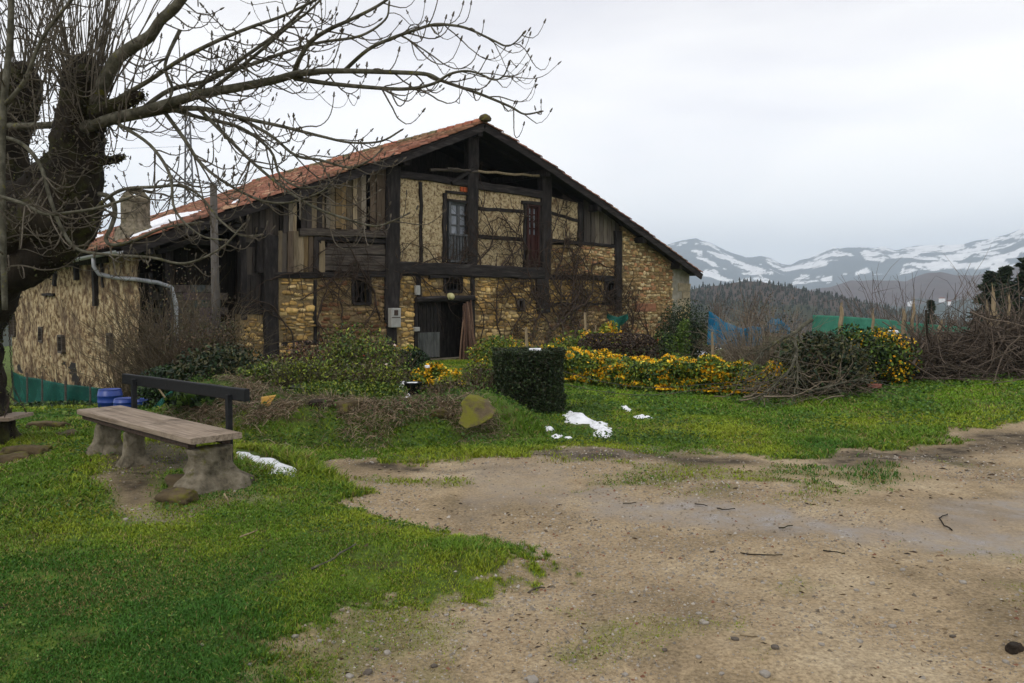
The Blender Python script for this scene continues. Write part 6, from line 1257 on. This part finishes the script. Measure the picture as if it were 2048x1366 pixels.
# snow on the ground
def snow(pts, label, z=0.0, h=.03, name='snow_patch', group='melting snow patches', Y=None):
    P = np.array([onz(x, y, z)[:2] if Y is None else at(x, y, Y)[:2] for x, y in pts]); x0, y0 = P.min(0)-.1; x1, y1 = P.max(0)+.1; st = max(.02, (x1-x0)/70); nx, ny = int((x1-x0)/st)+2, int((y1-y0)/st)+2; gx, gy = np.meshgrid(x0+st*np.arange(nx), y0+st*np.arange(ny), indexing='ij'); fx, fy = gx.ravel(), gy.ravel()
    s = sdf(P, fx, fy)+(fbm(xy3(fx, fy), 7, 4, 3)-.5)*.16; b = sst(-.03, .10, s); zz = H(fx, fy)+.012+h*b+.015*fbm(xy3(fx, fy), 14, 2, 3)*b; k = s < -.03; zz[k] = H(fx[k], fy[k])-.03
    Fq = [(i*ny+j, (i+1)*ny+j, (i+1)*ny+j+1, i*ny+j+1) for i in range(nx-1) for j in range(ny-1) if max(s[i*ny+j], s[(i+1)*ny+j], s[i*ny+j+1], s[(i+1)*ny+j+1]) > -.06]
    if not Fq: return
    V = np.stack([fx, fy, zz], 1); us = np.unique(np.array(Fq)); mp_ = {a: i for i, a in enumerate(us)}; F = np.array([[mp_[a] for a in f] for f in Fq]); V = V[us]; c = V.mean(0); c[2] = V[:, 2].min(); o = link(name, npmesh(name, V-c, F), 'snow', None, True); o.location = c; tag(o, label, 'snow patch', group)
snow([(478, 897), (500, 900), (530, 910), (548, 912), (582, 925), (590, 938), (560, 936), (550, 928), (520, 926), (498, 912), (478, 908)], 'strip of snow on the grass beside the near end of the bench', .16)
snow([(1130, 832), (1150, 834), (1170, 841), (1188, 850), (1150, 852), (1132, 847), (1136, 840)], 'largest snow patch on the lawn right of the clipped hedge', .0, .07); snow([(1180, 852), (1208, 851), (1214, 857), (1195, 858)], 'thin sliver of snow between two larger patches on the lawn', .0)
snow([(1190, 866), (1205, 863), (1224, 866), (1220, 874), (1205, 877), (1193, 873)], 'rounded thick snow patch nearest the track, right of the hedge', .0, .08); snow([(1096, 861), (1106, 861), (1104, 866), (1096, 866)], 'tiny snow spot at the foot of the clipped hedge', 0, .04); snow([(1106, 876), (1120, 874), (1118, 881), (1108, 881)], 'small snow spot left of the rounded snow patch', 0, .04); snow([(1130, 878), (1140, 877), (1138, 882)], 'very small snow dot close to the rounded snow patch', 0, .03)
snow([(1246, 808), (1258, 810), (1260, 818), (1250, 816)], 'narrow snow patch on the far lawn, left of another flat one', .0, .05); snow([(1270, 830), (1296, 828), (1298, 833), (1276, 834)], 'flat narrow snow patch on the lawn below the yellow hedge', 0, .04)
snow([(795, 778), (815, 775), (822, 785), (810, 790), (797, 786)], 'snow bits in the garden left of the yellow shrub', .2, .1, Y=None); snow([(808, 790), (825, 788), (828, 802), (815, 804)], 'snow lump on the bank below the yellow shrub', .3, .09); snow([(845, 790), (852, 792), (850, 802), (845, 800)], 'small snow bit under the yellow shrub', .3, .06)
snow([(1150, 700), (1200, 705), (1260, 708), (1290, 716), (1230, 714), (1160, 708)], 'broken snow behind the withered brown hedge', -.1, .12); snow([(1385, 703), (1400, 700), (1412, 704), (1400, 709)], 'snow patch by the foot of the broom bush', -.1, .1); snow([(1425, 698), (1445, 696), (1450, 700), (1430, 702)], 'snow patch in the gap beside the lawn stake', -.1, .1)
def snowcap(loc, s, label): o = icorock('snow_patch', 'snow', loc, s, 0, 5, None, 3, .3, .5); tag(o, label, 'snow patch')
snowcap((HB.location.x+.10, HB.location.y-.22, HB.location.z+.85), (.12, .1, .045), 'small cap of snow on top of the clipped hedge')
q = at(1786, 664, 15.2); snowcap(tuple(q), (.13, .12, .05), 'small cap of snow on the brushwood under the green net'); q = at(855, 733, 12.0); snowcap(tuple(q), (.05, .05, .03), 'tiny cap of snow on the yellow shrub'); q = at(826, 767, 11.8); snowcap(tuple(q), (.11, .1, .03), 'cap of snow on the black plant pot'); q = at(644, 771, 12.2); snowcap(tuple(q), (.06, .06, .025), 'small snow cap in the weeds beside the roses')
# red cloth by the fallen branches
q = at(1748, 772, 13.4); icr = icorock('red_tile_piece', 'red_door', tuple(q), (.16, .08, .05), .2, 71, None, 3, .5); M['terracotta'] = nmat('terracotta', [(.16, .05, .035), (.3, .11, .08)], 8, .8, .3); icr.data.materials[0] = M['terracotta']; tag(icr, 'broken dull red lump at the foot of the brush pile', 'rubble')
# wires sagging across the lawn
def wire(pts, label, r=.004):
    P, S = smooth_poly([at(*p) for p in pts], [r]*len(pts), 6); c = P[0]; m = MB(); m.tube([p-c for p in P], S, 4); o = m.build('fence_wire', 'concrete_pole'); o.location = c; tag(o, label, 'wire', 'sagging fence wires')
wire([(1120, 740, 13), (1200, 762, 12.8), (1300, 775, 12.8), (1420, 768, 13), (1540, 758, 13.2)], 'upper sagging wire in front of the yellow hedge'); wire([(1115, 765, 12.6), (1200, 782, 12.4), (1300, 790, 12.4), (1430, 775, 12.8), (1600, 755, 13.0)], 'lower sagging wire across the lawn')

# ================================================================ HILLS, WOODS, MOUNTAINS
def range_mesh(name, prof, r_near, r_far, r_crest, znear, amp, mat_fn, nr=90, na=500, a0=-70, a1=70, seed=1, sc=.004, power=1.0):
    """hill range: crest follows 'prof' (photo px,py) at distance r_crest"""
    px = np.array([p[0] for p in prof], float); az = np.array([math.atan2(ray(x, 600).x, ray(x, 600).y) for x in px]); el = np.array([ray(x, y).z/math.hypot(ray(x, y).x, ray(x, y).y) for x, y in prof])
    A = np.linspace(R(a0), R(a1), na); E = np.interp(A, az, el); E = E+(vn(xy3(A*90, A*0), 1, seed)-.5)*.0022; rr = np.concatenate([np.linspace(r_near, r_crest, int(nr*.75)), np.linspace(r_crest, r_far, int(nr*.25)+1)[1:]])
    AA, RR = np.meshgrid(A, rr); EE = np.broadcast_to(E, AA.shape); zc = EYE+EE*r_crest
    t = (RR-r_near)/(r_crest-r_near); f = np.where(t <= 1, np.clip(t, 0, 1)**power, 1-.5*(RR-r_crest)/(r_far-r_crest)); x = RR*np.sin(AA); y = RR*np.cos(AA); P = xy3(x.ravel(), y.ravel())
    nzv = ((fbm(P, sc, seed, 5)-.5)*2*amp).reshape(AA.shape); w_ = np.clip(np.sin(np.clip(t, 0, 1)*np.pi), 0, 1); z = znear+(zc-znear)*f+nzv*w_
    ridge = (1-np.abs(2*fbm(P, sc*.8, seed+3, 4)-1)).reshape(AA.shape); z = z+(ridge-.8)*amp*1.2*w_
    n = AA.shape[1]; i, j = np.meshgrid(np.arange(len(rr)-1), np.arange(n-1), indexing='ij'); F = np.stack([i*n+j, i*n+j+1, (i+1)*n+j+1, (i+1)*n+j], -1).reshape(-1, 4); V = np.stack([x.ravel(), y.ravel(), z.ravel()], 1)
    C = mat_fn(V, t.ravel()); o = link(name, npmesh(name, V, F, C), None, None, True); tag(o, kind='structure'); return o, V
M['far_land'] = nmat('far_land', [(.75, .75, .75), (1.15, 1.15, 1.15)], .02, .95, 0, attr=True, spec=.05)
SNOWF = [[(1392, 481), (1408, 484), (1406, 489), (1392, 487)], [(1393, 512), (1402, 500), (1408, 514), (1430, 524), (1436, 530), (1420, 532), (1408, 520), (1395, 518)], [(1452, 516), (1468, 516), (1500, 530), (1530, 538), (1532, 544), (1500, 543), (1466, 528)], [(1534, 522), (1560, 530), (1566, 534), (1545, 534)],
    [(1550, 538), (1600, 528), (1650, 520), (1660, 527), (1620, 536), (1575, 542)], [(1628, 518), (1660, 503), (1660, 514), (1640, 520)], [(1668, 504), (1676, 497), (1674, 504)], [(1718, 502), (1760, 500), (1764, 507), (1840, 504), (1840, 512), (1770, 517), (1765, 523), (1730, 520)],
    [(1800, 494), (1860, 489), (1930, 486), (1925, 495), (1905, 503), (1840, 503)], [(1908, 505), (1950, 488), (2010, 470), (2012, 474), (1960, 490), (2000, 484), (1995, 490), (1940, 506)], [(2020, 468), (2060, 448), (2060, 475), (2030, 476)], [(1940, 505), (1990, 500), (2002, 509), (1975, 514), (1945, 512)], [(1865, 522), (1900, 520), (1920, 526), (1970, 520), (2010, 524), (1990, 535), (1930, 536), (1870, 540)],
    [(1408, 538), (1430, 536), (1440, 544), (1412, 546)], [(1515, 545), (1545, 542), (1550, 548), (1520, 552)], [(1600, 548), (1620, 548), (1618, 554), (1602, 552)], [(1640, 556), (1665, 552), (1662, 562), (1642, 562)], [(1708, 543), (1740, 536), (1740, 545), (1712, 549)], [(1680, 545), (1696, 543), (1694, 549)]]
def far_col(V, t):
    px, py = topx(V); n = fbm(V, .004, 7, 4); C = np.array([.018, .035, .045])*(1-n[:, None])+np.array([.035, .05, .055])*n[:, None]  # blue-green forest base: part of the distance haze is put into the colour
    jx = px+(fbm(V, .012, 8, 5)-.5)*18; jy = py+(fbm(V, .012, 9, 5)-.5)*8-1; s = np.zeros(len(V), bool)
    for q in SNOWF: s |= pip(np.array(q, float), jx, jy)
    s |= (fbm(V, .0055, 18, 4) > .6) & ((px < 1340) | (px > 2060)) & (t > .4)
    s |= (fbm(V, .007, 118, 5) > .585) & (t > .55); s &= ~(fbm(V, .02, 19, 4) > .63); C[s] = (.95, .95, .95); return C
FARP = [(-2500, 470), (-1200, 450), (-300, 480), (100, 470), (600, 500), (1000, 480), (1250, 498), (1330, 490), (1350, 483), (1392, 478), (1412, 483), (1440, 497), (1470, 508), (1490, 514), (1520, 512), (1540, 517), (1562, 528), (1580, 528), (1610, 518), (1640, 504), (1665, 496), (1690, 494), (1720, 495), (1760, 494), (1795, 499), (1830, 493), (1900, 490), (1940, 484), (1970, 478), (2005, 471), (2030, 461), (2060, 448), (2130, 425), (2300, 440), (2700, 470), (4000, 460)]
range_mesh('mountains', FARP, 3000, 6500, 5200, -70, 60, far_col, 150, 1500, -62, 62, 5, .0022, 1.25)[0].data.materials.append(M['far_land'])
def mid_col(V, t): n = fbm(V, .006, 31, 5)[:, None]; m = fbm(V, .05, 33, 3)[:, None]; C = np.where(n > .5, np.array([.075, .05, .048]), np.array([.025, .04, .03]))*(.7+.6*m); return C
MIDP = [(-2500, 560), (-500, 540), (400, 560), (1000, 580), (1500, 592), (1640, 578), (1700, 562), (1760, 560), (1810, 563), (1850, 547), (1880, 542), (1915, 552), (1960, 548), (2010, 538), (2060, 520), (2300, 505), (3200, 540)]
range_mesh('far_hills', MIDP, 1100, 2600, 2000, -75, 22, mid_col, 80, 700, -60, 60, 9, .004)[0].data.materials.append(M['far_land'])
def near_col(V, t):
    n = fbm(V, .02, 41, 4)[:, None]; C = np.where(n > .47, np.array([.07, .052, .042]), np.array([.04, .045, .025]))*(.6+.8*fbm(V, .2, 42, 3)[:, None]); s = (fbm(V, .03, 43, 4) > .60) & (t < .5); C[s] = (.7, .7, .72); return C
NEARP = [(-2500, 575), (-700, 560), (60, 545), (160, 520), (230, 530), (600, 585), (1000, 585), (1250, 578), (1378, 578), (1430, 571), (1500, 563), (1540, 567), (1580, 575), (1640, 588), (1700, 600), (1760, 612), (1810, 625), (1880, 640), (2100, 655), (2600, 660)]
oh, VH = range_mesh('near_hills', NEARP, 260, 900, 620, -62, 6, near_col, 80, 600, -60, 60, 13, .012); oh.data.materials.append(M['far_land'])
# the pine wood on the near hill
def forest():
    n = 15000; k = RNG.integers(0, len(VH), n*3); P = VH[k]+RNG.normal(0, 2.5, (n*3, 3))*np.array([1, 1, 0]); r = np.hypot(P[:, 0], P[:, 1]); px, py = topx(P); d = fbm(P, .008, 51, 3)
    keep = (r > 430) & (r < 640) & (((px > 1330) & (px < 2200)) | (px < 500)) & (d+.25*(r-430)/200 > .44); P = P[keep][:n]; n = len(P); h = RNG.uniform(2.4, 4.8, n); w = h*RNG.uniform(.16, .26, n)
    K = 6; lv = [(1.0, .12), (.35, .55), (.8, .5), (.25, .78), (.5, .76), (0.03, 1.0)]
    V = np.zeros((n, len(lv)*K, 3)); 
    for q, (s, z) in enumerate(lv):
        for j in range(K):
            a = 2*np.pi*j/K+q*.5; rr = w*s*RNG.uniform(.6, 1.3, n); V[:, q*K+j] = P+np.stack([rr*np.cos(a), rr*np.sin(a), h*z-1.0+RNG.uniform(-.3, .3, n)], 1)
    F = np.array([(q*K+j, q*K+(j+1) % K, (q+1)*K+(j+1) % K, (q+1)*K+j) for q in range(len(lv)-1) for j in range(K)]); F = (F[None]+np.arange(n)[:, None, None]*len(lv)*K).reshape(-1, 4)
    C = np.repeat(pick([(.018, .034, .022), (.028, .045, .026), (.035, .045, .028)], n), len(lv)*K, 0); tag(link('pine_wood', npmesh('pine_wood', V.reshape(-1, 3), F, C), 'foliage'), 'far off dark pine wood covering the hump of the near hill', 'pine wood', kind='stuff')
    n = 5000; k = RNG.integers(0, len(VH), n*3); P = VH[k]+RNG.normal(0, 2.5, (n*3, 3))*np.array([1, 1, 0]); r = np.hypot(P[:, 0], P[:, 1]); px, py = topx(P); keep = (r > 265) & (r < 520) & (px > 1300) & (px < 2250); P = P[keep][:n]; n = len(P); m = 7; Q = np.repeat(P, m*3, 0)+RNG.normal(0, 1, (n*m*3, 3))*np.array([1.4, 1.4, 1.6])+np.array([0, 0, 2.6]); V, F, CC = leaves(Q, .45*RNG.uniform(.5, 1.3, len(Q)), pick([(.075, .055, .05), (.055, .045, .04), (.045, .05, .03)], len(Q)), 1, 2.0)
    tag(link('bare_wood', npmesh('bare_wood', V, F, CC), 'foliage'), 'purple brown leafless woodland below the pines', 'woodland', kind='stuff')
forest()
# a few white farmsteads in the valley
for i, (px, py, lab) in enumerate([(1822, 608, 'tiny far white farmhouse in the valley, left one'), (1884, 600, 'tiny far white farmhouse in the valley, middle one'), (1898, 606, 'tiny far farmhouse with red roof in the valley, right one')]):
    Y = 900.; c = at(px, py, Y); m = MB(); o = empty('distant_farmhouse', (c.x, c.y, c.z-5), R(30*i), lab, 'house', 'distant farmhouses in the valley'); m.box((0, 0, 4.5), (6, 4, 4.4)); m.build('wall', 'snow', o); m = MB(); m.prism([(-3.4, 6.72), (3.4, 6.72), (0, 8)], -2.2, 2.2); m.build('roof', 'snow' if i == 0 else 'terracotta', o)

# ---------------------------------------------------------------- haze
hm = bpy.data.materials.new('haze'); hm.use_nodes = True; nt = hm.node_tree; nt.nodes.clear(); oo = nt.nodes.new('ShaderNodeOutputMaterial'); pv = nt.nodes.new('ShaderNodeVolumePrincipled')
pv.inputs['Color'].default_value = (.77, .89, 1.0, 1); pv.inputs['Density'].default_value = .00024; pv.inputs['Anisotropy'].default_value = .2; nt.links.new(pv.outputs[0], oo.inputs['Volume'])
me = bpy.data.meshes.new('haze'); X = 9600; v = [(sx*X, sy*X, z) for z in (-90, 640) for sx, sy in ((-1, -1), (1, -1), (1, 1), (-1, 1))]; me.from_pydata(v, [], [(3, 2, 1, 0), (4, 5, 6, 7), (0, 1, 5, 4), (1, 2, 6, 5), (2, 3, 7, 6), (3, 0, 4, 7)])
hz = link('haze', me, hm); tag(hz, 'thin blue winter haze over the valley', 'haze', kind='stuff')
